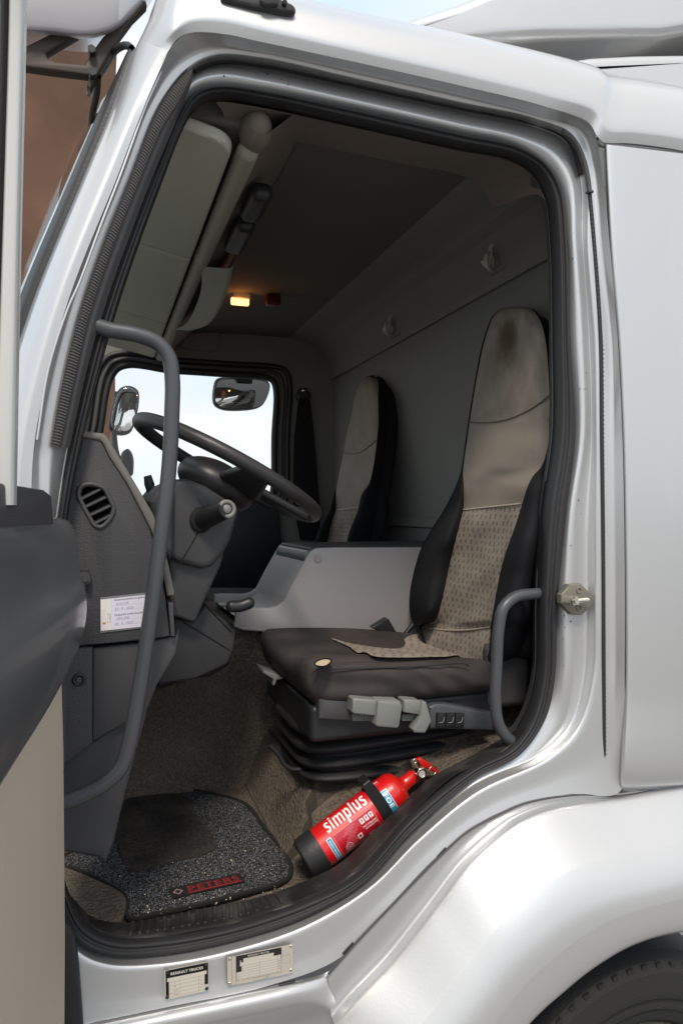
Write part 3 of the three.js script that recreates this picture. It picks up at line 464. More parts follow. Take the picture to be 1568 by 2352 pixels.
// sun visors folded against the header, rail, overhead console
{
  const zs = [-0.115, -0.825, -1.60, -2.27];
  for (let i = 0; i < 3; i++) { const z0 = zs[i] - 0.006, z1 = zs[i + 1] + 0.006, rr = 0.05;
    const s = new THREE.Shape(); const a = 0.03, b = 0.266, r = i === 0 ? 0.055 : 0.015, r2 = 0.012;
    s.moveTo(a, -z0); s.lineTo(b - r, -z0); s.quadraticCurveTo(b, -z0, b, -z0 + r); s.lineTo(b, -z1 - r2); s.quadraticCurveTo(b, -z1, b - r2, -z1); s.lineTo(a, -z1); s.lineTo(a, -z0);
    const g = new THREE.ExtrudeGeometry(s, { depth: 0.012, bevelEnabled: true, bevelSize: 0.008, bevelOffset: -0.008, bevelThickness: 0.008, bevelSegments: 5, curveSegments: 10 });
    g.rotateX(-Math.PI / 2); g.translate(-0.266, 0, 0); g.rotateZ(-0.21); g.translate(0.266, 2.466, 0); part(cab, 'sun_visor', toCreasedNormals(g, 0.7), M.visor); }
  part(cab, 'header_rail', capped([V(0.302, 2.476, -0.17), V(0.300, 2.476, -0.8), V(0.299, 2.476, -1.5), V(0.298, 2.475, -2.3)], 0.0235, { n: 30, rad: 16 }), M.railBeige);
  part(cab, 'visor_pivot', new THREE.SphereGeometry(0.045, 24, 16).scale(0.75, 0.85, 1.2).translate(0.312, 2.505, -0.140), M.trimBrown);
  part(cab, 'front_header', rbox(0.13, 0.335, 2.505, 2.60, -2.3, -0.13, 0.01), M.headliner);
  part(cab, 'corner_lining', rbox(0.2, 0.40, 2.55, 2.64, -0.33, -0.075, 0.02), M.trimBrown);
  // overhead console between the visors and the lining
  const p = (x, y, z) => V(x, y, z);
  const a = [p(0.30, 2.455, -0.86), p(0.33, 2.45, -1.10), p(0.33, 2.45, -1.55), p(0.30, 2.455, -1.66)], b = [p(0.40, 2.47, -0.90), p(0.415, 2.44, -1.10), p(0.415, 2.44, -1.50), p(0.37, 2.45, -1.64)], c = [p(0.42, 2.56, -0.90), p(0.435, 2.56, -1.1), p(0.435, 2.56, -1.5), p(0.40, 2.56, -1.64)];
  part(cab, 'overhead_console', loft([a, b, c], { seg: 6, f: 0.2 }), M.visor);
  for (const [z0, z1] of [[-0.34, -0.50], [-0.54, -0.74]]) part(cab, 'header_handset', rbox(0.345, 0.40, 2.455, 2.50, z1, z0, 0.02, 4), M.blackPlastic);
  // roof lamp, lit, and red lamp
  const l = onY(550, 684, 2.60), lamp = new THREE.Group(); lamp.name = 'roof_lamp'; lamp.position.copy(l).sub(worldOff(cab)); cab.add(lamp);
  part(lamp, 'lens', rbox(l.x - 0.035, l.x + 0.04, l.y - 0.03, l.y, l.z - 0.012, l.z + 0.008, 0.006), M.lampGlow);
  part(lamp, 'hood', rbox(l.x - 0.03, l.x + 0.045, l.y - 0.005, l.y + 0.022, l.z - 0.01, l.z + 0.014, 0.006), M.visor);
  const pl = new THREE.PointLight(0xffa050, 0.012, 0, 2); pl.position.copy(l).sub(worldOff(cab)).add(V(0, -0.04, 0.02)); pl.castShadow = true; cab.add(pl);
  const r = onY(627, 688, 2.60); part(cab, 'red_lamp', rbox(r.x - 0.032, r.x + 0.032, r.y - 0.025, r.y + 0.02, r.z - 0.02, r.z + 0.015, 0.01), M.redLens);
}
// passenger side: wall with window, frame, belt, mirrors
{
  const hole = [[272, 846], [400, 852], [520, 860], [606, 866], [626, 874], [634, 896], [630, 1000], [624, 1140], [612, 1152], [215, 1156], [232, 985]];
  const wpts = [onZ(272, 846, ZF)];
  const S = new THREE.Shape([[-0.42, 0.85], [XW + 0.05, 0.85], [XW + 0.05, 2.72], [-0.1, 2.72], [-0.42, 1.75]].map(p => new THREE.Vector2(...p)));
  const H = spline(tr(hole, ZF), 4, true); S.holes.push(new THREE.Path(H.map(p => new THREE.Vector2(p.x, p.y))));
  const g = new THREE.ExtrudeGeometry(S, { depth: 0.03, bevelEnabled: false }); g.translate(0, 0, ZF - 0.035);
  const d = new THREE.Group(); d.name = 'passenger_side'; cab.add(d);
  part(d, 'lining', g, M.rearWall);
  part(d, 'window_seal', tube(H.filter((_, i) => i % 1 === 0), 0.016, { n: 200, closed: true, rad: 10 }), M.rubber);
  const fr = hole.map(p => { const c = [430, 1030]; return [c[0] + (p[0] - c[0]) * 1.075, c[1] + (p[1] - c[1]) * 1.075]; });
  part(d, 'window_frame', tube(spline(tr(fr, ZF + 0.005), 4, true), 0.011, { n: 200, closed: true, rad: 10 }), M.dashSmooth);
  const fo = hole.map(p => { const c = [430, 1030]; return [c[0] + (p[0] - c[0]) * 1.15, c[1] + (p[1] - c[1]) * 1.14]; });
  part(d, 'door_seal', tube(spline(tr(fo, ZF + 0.0), 4, true), 0.014, { n: 200, closed: true, rad: 10 }), M.rubber);
  part(d, 'window_pane', new THREE.ShapeGeometry(new THREE.Shape(H.map(p => new THREE.Vector2(p.x, p.y)))).translate(0, 0, ZF - 0.02), M.glass);
  part(d, 'door_trim', prism([[150, 1150], [640, 1150], [652, 1300], [655, 1500], [150, 1500]], ZF + 0.05, 0.05, { bevel: 0.01 }), M.blackPlastic);
  part(d, 'lining_panel', prism([[415, 770], [430, 728], [490, 724], [502, 735], [502, 800], [492, 808], [415, 798]], ZF + 0.012, 0.014, { bevel: 0.004 }), M.rearWall);
  // seat belt at the far pillar
  const b = new THREE.Group(); b.name = 'seat_belt'; cab.add(b);
  part(b, 'anchor', prism([[682, 905], [690, 890], [704, 890], [714, 906], [712, 918], [684, 918]], ZF + 0.05, 0.03, { bevel: 0.006 }), M.blackPlastic);
  part(b, 'bolt', new THREE.SphereGeometry(0.012, 14, 10).translate(...onZ(697, 897, ZF + 0.05).toArray()), M.chrome);
  part(b, 'webbing', prism([[686, 915], [712, 915], [722, 1000], [734, 1160], [735, 1240], [690, 1240], [672, 1150], [676, 1000]], ZF + 0.035, 0.006, { bevel: 0.002 }), M.blackCloth);
  // kerb mirror hanging outside
  const k = new THREE.Group(); k.name = 'kerb_mirror'; cab.add(k);
  const out = [[494, 880], [500, 868], [560, 866], [612, 871], [622, 884], [610, 922], [598, 934], [560, 941], [510, 938], [493, 925]];
  part(k, 'housing', prism(out, -2.52, 0.07, { bevel: 0.02, smooth: true, seg: 4 }), M.blackPlastic);
  const inn = out.map(p => [557 + (p[0] - 557) * 0.94, 905 + (p[1] - 905) * 0.88 + 2]);
  { const P = spline(tr(inn, -2.517), 6, true), c = P.reduce((a, p) => a.add(p), V(0, 0, 0)).multiplyScalar(1 / P.length); const rows = []; for (let j = 0; j <= 6; j++) { const t = j / 6; rows.push(P.map(p => { const q = c.clone().lerp(p, t); q.z += 0.02 * (1 - t * t); return q; })); } part(k, 'mirror_glass', sheet(rows, true), M.mirror); }
  part(k, 'stem', prism([[540, 855], [582, 858], [580, 880], [545, 878]], -2.5, 0.05, { bevel: 0.006 }), M.blackPlastic);
  // wing mirrors beyond the windscreen edge
  const w = new THREE.Group(); w.name = 'wing_mirror'; cab.add(w);
  const mo = [[252, 985], [258, 930], [276, 890], [300, 884], [318, 895], [321, 915], [312, 965], [300, 992], [275, 998]];
  part(w, 'housing', prism(mo, -2.64, 0.09, { bevel: 0.03, smooth: true, seg: 4 }), M.blackPlastic);
  const mi = mo.map(p => [289 + (p[0] - 289) * 0.85, 942 + (p[1] - 942) * 0.88]); part(w, 'mirror_glass', prism(mi, -2.635, 0.004, { bevel: 0.001, smooth: true }), M.mirror);
  part(w, 'wide_housing', prism([[282, 1088], [280, 1040], [295, 1030], [306, 1045], [308, 1075], [304, 1092]], -2.64, 0.07, { bevel: 0.02, smooth: true }), M.blackPlastic);
  part(w, 'arm', tube(tr([[270, 900], [262, 960], [268, 1040], [285, 1080]], -2.68), 0.015, { n: 20 }), M.blackPlastic);
}

// ------------------------------------------------------------------ open driver's door
{
  const d = new THREE.Group(); d.name = 'open_door'; cab.add(d);
  const H0 = V(-0.082, 0, 0.07), da = V(-0.245, 0, 0.9695), dn = V(0.9695, 0, 0.245);
  const at = (a, y, n) => V(H0.x + da.x * a + dn.x * n, y, H0.z + da.z * a + dn.z * n);
  const put = (poly, n0, n1, bevel, seg = 6) => { // outline in (along door, height), from n0 out to n1
    const s = new THREE.Shape(poly.map(p => new THREE.Vector2(p[0], p[1]))); const g = new THREE.ExtrudeGeometry(s, { depth: Math.max(0.001, n1 - n0 - 2 * bevel), bevelEnabled: true, bevelSize: bevel, bevelThickness: bevel, bevelOffset: -bevel, bevelSegments: seg, curveSegments: 8 });
    g.translate(0, 0, n0 + bevel); const m = new THREE.Matrix4().makeBasis(da, V(0, 1, 0), dn.clone()); m.setPosition(H0); g.applyMatrix4(m); return toCreasedNormals(g, 0.7); };
  part(d, 'shell', put([[-0.01, 0.75], [1.02, 0.75], [1.02, 1.70], [-0.01, 1.70]], -0.07, 0.0, 0.015), M.silver);
  { const as = [-0.045, -0.043, -0.033, -0.01, 0.02, 0.07, 0.2, 0.34, 0.6, 1.0], e = a => a >= 0.02 ? 1 : Math.sqrt(Math.max(0, 1 - Math.pow((0.02 - a) / 0.065, 2)));
    const low = a => 1.495 - 0.27 * Math.max(0, a), P = [[0, 0], [0.030, 0.0], [0.048, -0.006], [0.058, -0.03], [0.064, -0.10], [0.088, -0.50], [0.090, -0.72], [0.078, -0.93], [0.062, -1.0], [0.04, -1.01], [0, -1.01]];
    const rows = P.map(([n, f]) => as.map(a => { const k = e(a), top = 1.712 - 0.03 * (1 - k), yb = low(a); const y = f > -0.2 ? top + f : top + f * (top - yb); return at(a, y, n * (0.25 + 0.75 * k) - 0.012 * (1 - k) + (f <= -0.5 ? -0.016 * Math.max(0, 1 - a / 0.12) : 0)); }));
    part(d, 'upper_trim', loft(rows, { seg: 8, f: 0.45 }), M.doorDark); }
  part(d, 'lower_trim', put([[0.018, 0.72], [0.012, 1.05], [0.02, 1.35], [0.035, 1.52], [1.0, 1.52], [1.0, 0.72]], 0.0, 0.044, 0.018, 8), M.doorBeige);
  part(d, 'trim_edge', put([[-0.004, 1.32], [-0.008, 1.42], [0.0, 1.60], [0.05, 1.60], [0.05, 1.30], [0.012, 1.30]], 0.0, 0.040, 0.014), M.dashSmooth);
  part(d, 'mirror_corner', put([[0.10, 1.70], [0.11, 1.745], [0.14, 1.752], [0.5, 1.76], [0.5, 1.70]], -0.02, 0.05, 0.006), M.dash);
  const f0 = onZ(8, 1160, 0.36), f1 = onZ(20, 700, 0.38), f2 = onZ(36, 100, 0.42), f3 = onZ(40, -80, 0.44);
  const fl = (dx, dz) => [f0, f1, f2, f3].map((p, i) => V(p.x + dx * [1.2, 1, 0.85, 0.85][i], p.y, p.z + dz));
  part(d, 'window_frame', loft([fl(-0.010, -0.03), fl(-0.0095, 0.002), fl(0.006, 0.004), fl(0.0105, -0.004), fl(0.0105, -0.03)], { seg: 8, f: 0.3 }), M.paintLight);
  part(d, 'window_run', loft([fl(-0.024, -0.01), fl(-0.018, 0.003), fl(-0.010, -0.006)], { seg: 8, f: 0.35 }), M.rubber);
}

// ------------------------------------------------------------------ dashboard
const dash = thing('dashboard', 'charcoal grained dashboard with louvred side vent and white service card', 'dashboard', [-0.05, 0.95, -1.1]);
{
  const q = (zx, zy) => [150.5 + zx * 0.3, 1081.7 + zy * 0.3];
  const vent = [q(96, 175), q(112, 118), q(165, 94), q(250, 105), q(305, 135), q(345, 210), q(375, 285), q(362, 345), q(310, 412), q(268, 437), q(222, 420), q(180, 352), q(135, 270)];
  const c0 = [q(230, 265)[0], q(230, 265)[1]], sc = (k) => vent.map(p => [c0[0] + (p[0] - c0[0]) * k, c0[1] + (p[1] - c0[1]) * k]);
  // profile block running across the cab
  const block = [[150, 1000], [195, 1003], [236, 1010], [258, 1040], [300, 1115], [346, 1195], [352, 1240], [376, 1330], [388, 1462], [360, 1560], [330, 1640], [215, 1700], [120, 1745], [80, 1400]];
  part(dash, 'body', prism(block, -0.135, 2.15, { bevel: 0.004 }), M.dashSmooth);
  const side = [[140, 1010], [195, 1004], [229, 1010], [236, 1018], [250, 1048], [290, 1108], [346, 1216], [352, 1240], [372, 1325], [382, 1385], [391, 1461], [357, 1467], [260, 1477], [140, 1488]];
  part(dash, 'side_panel', prism(side, -0.082, 0.05, { bevel: 0.003, holes: [sc(0.93)] }), M.dash);
  part(dash, 'edge_trim', prism([[150, 996], [195, 990], [236, 995], [247, 1003], [262, 1028], [310, 1108], [352, 1180], [368, 1228], [386, 1290], [401, 1361], [399, 1368], [385, 1369], [378, 1331], [356, 1240], [347, 1216], [291, 1108], [251, 1048], [237, 1018], [229, 1011], [195, 1005], [150, 1010]], -0.078, 0.09, { bevel: 0.004 }), M.dashTrim);
  part(dash, 'edge_strip', prism([[386, 1384], [398, 1384], [402, 1461], [393, 1462]], -0.078, 0.05, { bevel: 0.002 }), M.dashSmooth);
  part(dash, 'lower_panel', prism([[120, 1494], [171, 1490], [213, 1487], [213, 1706], [195, 1722], [163, 1747], [120, 1770]], -0.076, 0.05, { bevel: 0.003 }), M.dash);
  part(dash, 'knee_panel', prism([[213, 1489], [330, 1474], [390, 1463], [402, 1464], [412, 1450], [405, 1500], [362, 1572], [340, 1627], [290, 1660], [213, 1704]], -0.092, 0.16, { bevel: 0.004 }), M.dashSmooth);
  part(dash, 'kick_panel', prism([[110, 1740], [213, 1700], [300, 1640], [345, 1600], [338, 1640], [300, 1780], [282, 1850], [262, 1937], [243, 1982], [226, 1972], [160, 1960], [110, 1955]], -0.11, 0.10, { bevel: 0.008 }), M.dashSmooth);
  const sw = part(dash, 'switch_plate', prism([q(112, 752), q(182, 752), q(178, 918), q(108, 916)], -0.079, 0.01, { bevel: 0.001 }), M.blackPlastic);
  part(sw, 'knob', new THREE.CylinderGeometry(0.011, 0.013, 0.012, 20).rotateX(Math.PI / 2).translate(...onZ(...q(145, 828), -0.074).toArray()), M.dashSmooth);
  part(sw, 'pin', new THREE.CylinderGeometry(0.0045, 0.005, 0.014, 14).rotateX(Math.PI / 2).translate(...onZ(...q(152, 828), -0.064).toArray()), M.dashSmooth);
  const bz = onZ(182, 1561, -0.074); part(dash, 'screw', new THREE.TorusGeometry(0.009, 0.003, 10, 24).translate(bz.x, bz.y, bz.z), M.blackPlastic); part(dash, 'screw', new THREE.CylinderGeometry(0.006, 0.006, 0.006, 6).rotateX(Math.PI / 2).translate(bz.x, bz.y, bz.z), M.dashSmooth);
  const av = new THREE.Group(); av.name = 'air_vent'; dash.add(av);
  part(av, 'surround', tube(spline(tr(sc(0.96), -0.081), 6, true), 0.0042, { n: 120, rad: 10, closed: true }), M.dashSmooth);
  part(av, 'duct', prism(sc(0.98), -0.125, 0.008, { bevel: 0.001, smooth: true }), M.blackMatte);
  for (const s of [[[115, 212], [262, 136]], [[146, 272], [308, 194]], [[178, 337], [342, 260]], [[212, 402], [352, 330]]]) { const a = onZ(...q(...s[0]), -0.088), b = onZ(...q(...s[1]), -0.088), m = a.clone().lerp(b, 0.5), g = new RoundedBoxGeometry(a.distanceTo(b), 0.004, 0.022, 2, 0.0015); g.rotateX(0.25); g.rotateZ(Math.atan2(b.y - a.y, b.x - a.x)); g.translate(m.x, m.y, m.z); part(av, 'slat', g, M.dashSmooth); }
  // instrument hood corner and gear by the screen
  part(dash, 'instrument_hood', prism([[335, 1150], [366, 1112], [395, 1104], [402, 1125], [402, 1260], [390, 1290], [360, 1240]], -0.30, 0.4, { bevel: 0.02 }), M.dashSmooth);
  part(dash, 'phone_holder', prism([[332, 1094], [348, 1090], [356, 1112], [354, 1128], [340, 1134], [333, 1112]], -0.5, 0.03, { bevel: 0.004 }), M.blackPlastic);
}
// service card stuck to the side panel
{
  const q = (zx, zy, z) => onZ(150.5 + zx * 0.3, 1081.7 + zy * 0.3, z);
  const t = canvasTex(1024, 640, (c, w, h) => {
    c.fillStyle = '#e6e0f0'; c.fillRect(0, 0, w, h); c.fillStyle = '#eee6e4'; c.fillRect(0, 0, 190, h); c.strokeStyle = '#c9c3d6'; c.lineWidth = 3; c.beginPath(); c.moveTo(196, 0); c.lineTo(196, h); c.stroke();
    c.fillStyle = '#3a3742'; c.font = 'bold 50px sans-serif'; c.fillText('Onderhoudsbeurt gehad bij', 250, 60); c.fillText('Volgende onderhoudsbeurt', 250, 368);
    c.strokeStyle = '#77738a'; c.lineWidth = 3; for (const y of [160, 260, 460, 560]) { c.beginPath(); c.moveTo(250, y); c.lineTo(980, y - 6); c.stroke(); }
    c.fillStyle = '#5d5a78'; c.font = 'italic 64px serif'; c.fillText('614 250', 280, 148); c.fillText('12 - 9 - 2024', 250, 250); c.fillText('619 290', 290, 450); c.fillText('26 - 9 - 2025', 250, 552);
    c.fillStyle = '#c9a24e'; c.fillRect(30, 470, 60, 46); c.strokeStyle = '#c0a58c'; c.lineWidth = 4; for (let i = 0; i < 6; i++) { c.beginPath(); c.moveTo(20, 420 - i * 36); c.quadraticCurveTo(60, 360 - i * 30, 96, 420 - i * 50); c.stroke(); }
    c.save(); c.translate(140, 500); c.rotate(-Math.PI / 2); c.fillStyle = '#4a4650'; c.font = 'bold 24px sans-serif'; c.fillText('R.T.S. ------------ N.V.', 0, 0); c.fillText('Tel. 00-000000121', 0, 40); c.restore(); });
  const s = thing('service_card', 'white Dutch service reminder card in plastic sleeve on dashboard side', 'card', onZ(280, 1452, -0.081).toArray());
  part(s, 'sleeve', plate([q(268, 970, -0.0795), q(690, 922, -0.0795), q(690, 1190, -0.0795), q(268, 1240, -0.0795)], 0.0008), std({ color: lin(0.5, 0.5, 0.52), roughness: 0.15, transmission: 0.6, thickness: 0 }), { uv: false });
  part(s, 'card', plate([q(270, 986, -0.0782), q(690, 940, -0.0782), q(690, 1182, -0.0782), q(272, 1224, -0.0782)], 0.0006, 8, (u, v) => 0.0006 * Math.sin(u * 9)), std({ map: t, roughness: 0.35, clearcoat: 0.6, clearcoatRoughness: 0.1 }), { uv: false });
}

// ------------------------------------------------------------------ steering wheel and column
const ZW = -0.44;
const sw = thing('steering_wheel', 'black steering wheel on a grey column behind the grab handle', 'steering wheel', [0.2, 1.2, ZW]);
{
  const a = onZ(306, 958, ZW), b = onZ(726, 1192, ZW), c = a.clone().lerp(b, 0.5), r = a.distanceTo(b) / 2 - 0.016, tilt = Math.atan2(a.y - b.y, b.x - a.x);
  const place = g => { g.rotateZ(-tilt); g.translate(c.x, c.y, c.z); return g; };   // built flat, axis y
  part(sw, 'rim', place(new THREE.TorusGeometry(r, 0.0165, 20, 96).rotateX(Math.PI / 2)), M.wheelRim);
  const hub = new THREE.SphereGeometry(0.1, 32, 20).scale(1.0, 0.55, 0.95); part(sw, 'hub', place(hub.translate(-0.01, -0.045, 0)), M.blackPlastic);
  for (const s of [-1, 1]) { const g = new RoundedBoxGeometry(0.10, 0.022, 0.17, 4, 0.011); const p = g.attributes.position; for (let i = 0; i < p.count; i++) { const t = (p.getZ(i) * s + 0.085) / 0.17; p.setX(i, p.getX(i) * (1.2 - 0.55 * t)); p.setY(i, p.getY(i) - 0.03 * (1 - t)); } g.computeVertexNormals(); part(sw, 'spoke', place(g.translate(0.03, -0.004, s * 0.145)), M.blackPlastic); }
  part(sw, 'spoke', place(new RoundedBoxGeometry(0.16, 0.02, 0.10, 4, 0.01).translate(0.15, -0.012, 0)), M.blackPlastic);
  const q = (zx, zy) => [150.5 + zx * 0.3, 1081.7 + zy * 0.3];
  part(sw, 'column_shroud', prism([q(790, 150), q(840, 62), q(930, 58), q(1080, 118), q(1315, 268), q(1330, 305), q(1270, 520), q(1205, 645), q(1120, 735), q(1040, 752), q(880, 708), q(780, 660)], -0.33, 0.24, { bevel: 0.016, seg: 5 }), M.dashSmooth);
  part(sw, 'column_cover', prism([q(780, 640), q(1215, 640), q(1190, 730), q(1005, 1140), q(985, 1160), q(955, 1160), q(830, 1115), q(800, 950)], -0.355, 0.2, { bevel: 0.012, seg: 4 }), M.dashSmooth);
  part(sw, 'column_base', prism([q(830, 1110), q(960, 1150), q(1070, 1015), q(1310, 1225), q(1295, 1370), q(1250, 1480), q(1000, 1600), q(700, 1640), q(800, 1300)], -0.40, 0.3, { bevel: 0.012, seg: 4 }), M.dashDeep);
  part(sw, 'base_joint', tube(tr([q(905, 1160), q(1060, 1250), q(1260, 1372)], -0.399), 0.0016, { n: 12, rad: 6 }), M.blackMatte); part(sw, 'base_joint', tube(tr([q(1070, 1020), q(1200, 1160), q(1270, 1235)], -0.399), 0.0016, { n: 12, rad: 6 }), M.blackMatte);
  part(sw, 'shroud_joint', tube(tr([q(1030, 445), q(960, 570), q(880, 705)], -0.3295), 0.0014, { n: 12, rad: 6 }), M.blackMatte);
  part(sw, 'column_foot', prism([[345, 1590], [420, 1470], [540, 1480], [530, 1530], [480, 1560], [430, 1562], [390, 1580]], -0.46, 0.2, { bevel: 0.02, seg: 4 }), M.blackPlastic);
  part(sw, 'cover_cap', prism([q(1010, 200), q(1030, 165), q(1080, 155), q(1170, 185), q(1185, 215), q(1150, 265), q(1085, 290), q(1040, 255)], -0.3285, 0.004, { bevel: 0.0012, smooth: true }), M.dashSmooth);
  // stalk
  const st = new THREE.Group(); st.name = 'stalk'; sw.add(st);
  part(st, 'boot', new THREE.SphereGeometry(0.026, 18, 12).scale(1, 1.15, 0.4).translate(...onZ(...q(1040, 375), -0.325).toArray()), M.blackMatte);
  const s0 = onZ(...q(1050, 375), -0.33), s1 = onZ(...q(1235, 292), -0.25), dir = s1.clone().sub(s0);
  const cy = new THREE.CylinderGeometry(0.0205, 0.024, dir.length(), 24); cy.applyQuaternion(new THREE.Quaternion().setFromUnitVectors(V(0, 1, 0), dir.clone().normalize())); cy.translate(...s0.clone().lerp(s1, 0.5).toArray()); part(st, 'barrel', cy, M.blackPlastic);
  const dq = new THREE.Quaternion().setFromUnitVectors(V(0, 0, 1), EYE.clone().sub(s1).normalize().lerp(dir.clone().normalize(), 0.4).normalize());
  part(st, 'end_ring', new THREE.TorusGeometry(0.0165, 0.0048, 10, 32).applyQuaternion(dq).translate(s1.x, s1.y, s1.z), M.leverGrey);
  part(st, 'end_button', new THREE.SphereGeometry(0.0105, 20, 12).scale(1, 1, 0.5).applyQuaternion(dq).translate(s1.x, s1.y, s1.z), M.leverGrey);
  const k = onZ(552, 1392, -0.36); part(sw, 'key', mergeGeometries([capped([k.clone().add(V(-0.02, 0, 0)), k.clone(), k.clone().add(V(0.02, 0.006, 0))], 0.0145, { n: 8 }), tube([k.clone().add(V(-0.045, 0.002, 0)), k.clone().add(V(-0.03, 0.001, 0)), k.clone().add(V(-0.02, 0, 0))], 0.003, { n: 6, rad: 12 })]), M.blackPlastic);
}

// ------------------------------------------------------------------ centre console
const con = thing('centre_console', 'pale grey storage console with open tray behind the driver seat', 'console', [0.6, 1.38, -1.0]);
{
  const q = (zx, zy) => [470.3 + zx * 0.3, 1128.7 + zy * 0.3];
  const near = [q(232, 1015), q(238, 900), q(300, 895), q(500, 895), q(560, 878), q(610, 840), q(680, 700), q(790, 500), q(820, 455), q(860, 435), q(1000, 430), q(1450, 430), q(1700, 430), q(1700, 1150), q(700, 1150)];
  part(con, 'side', prism(near, -0.80, 0.02, { bevel: 0.005, seg: 4 }), M.greyPlastic);
  const far = near.map(p => p); const N0 = tr(near, -0.80);
  const back = N0.map(p => V(p.x, p.y, -1.20)); // far side, same outline
  { const s = new THREE.Shape(N0.map(p => new THREE.Vector2(p.x, p.y))); const g = new THREE.ExtrudeGeometry(s, { depth: 0.01, bevelEnabled: true, bevelSize: 0.005, bevelOffset: -0.005, bevelThickness: 0.005, bevelSegments: 3 }); g.translate(0, 0, -1.215); part(con, 'far_side', g, M.greyPlastic); }
  const line = tr([q(238, 960), q(300, 960), q(480, 955), q(590, 900), q(640, 800), q(760, 560), q(800, 520)], -0.80).map(p => p), top = line.map(p => V(p.x, p.y, -0.815)), bot = line.map(p => V(p.x, p.y, -1.205));
  part(con, 'tray', sheet([spline(top, 6), spline(bot, 6)], false), M.greyPlastic);
  const e = tr([q(790, 500), q(1700, 430)], -0.80); part(con, 'lid', rbox(onZ(...q(815, 470), -0.8).x, 1.19, onZ(...q(900, 440), -0.8).y - 0.03, onZ(...q(900, 440), -0.8).y + 0.004, -1.2, -0.815, 0.008), M.dashSmooth);
  const rl = onZ(...q(800, 470), -0.81); part(con, 'roll_front', capped([V(rl.x + 0.012, rl.y - 0.018, -0.83), V(rl.x + 0.012, rl.y - 0.018, -1.0), V(rl.x + 0.012, rl.y - 0.018, -1.19)], 0.026, { n: 8, rad: 20 }), M.consoleRoll);
  const c1 = onZ(...q(866, 512), -0.7985); part(con, 'cap', new THREE.CylinderGeometry(0.0125, 0.0125, 0.003, 28).rotateX(Math.PI / 2).translate(c1.x, c1.y, c1.z), M.greyPlastic);
  part(con, 'front_lip', prism([q(228, 1012), q(300, 1038), q(440, 1052), q(440, 1075), q(300, 1065), q(228, 1040)], -0.79, 0.03, { bevel: 0.005 }), M.greyPlastic);
  part(con, 'clip', rbox(0, 0.02, 0, 0.075, -1.215, -1.195, 0.006).rotateZ(-0.6).translate(onZ(620, 1330, -1.2).x, onZ(620, 1330, -1.2).y, 0), M.blackPlastic);
}

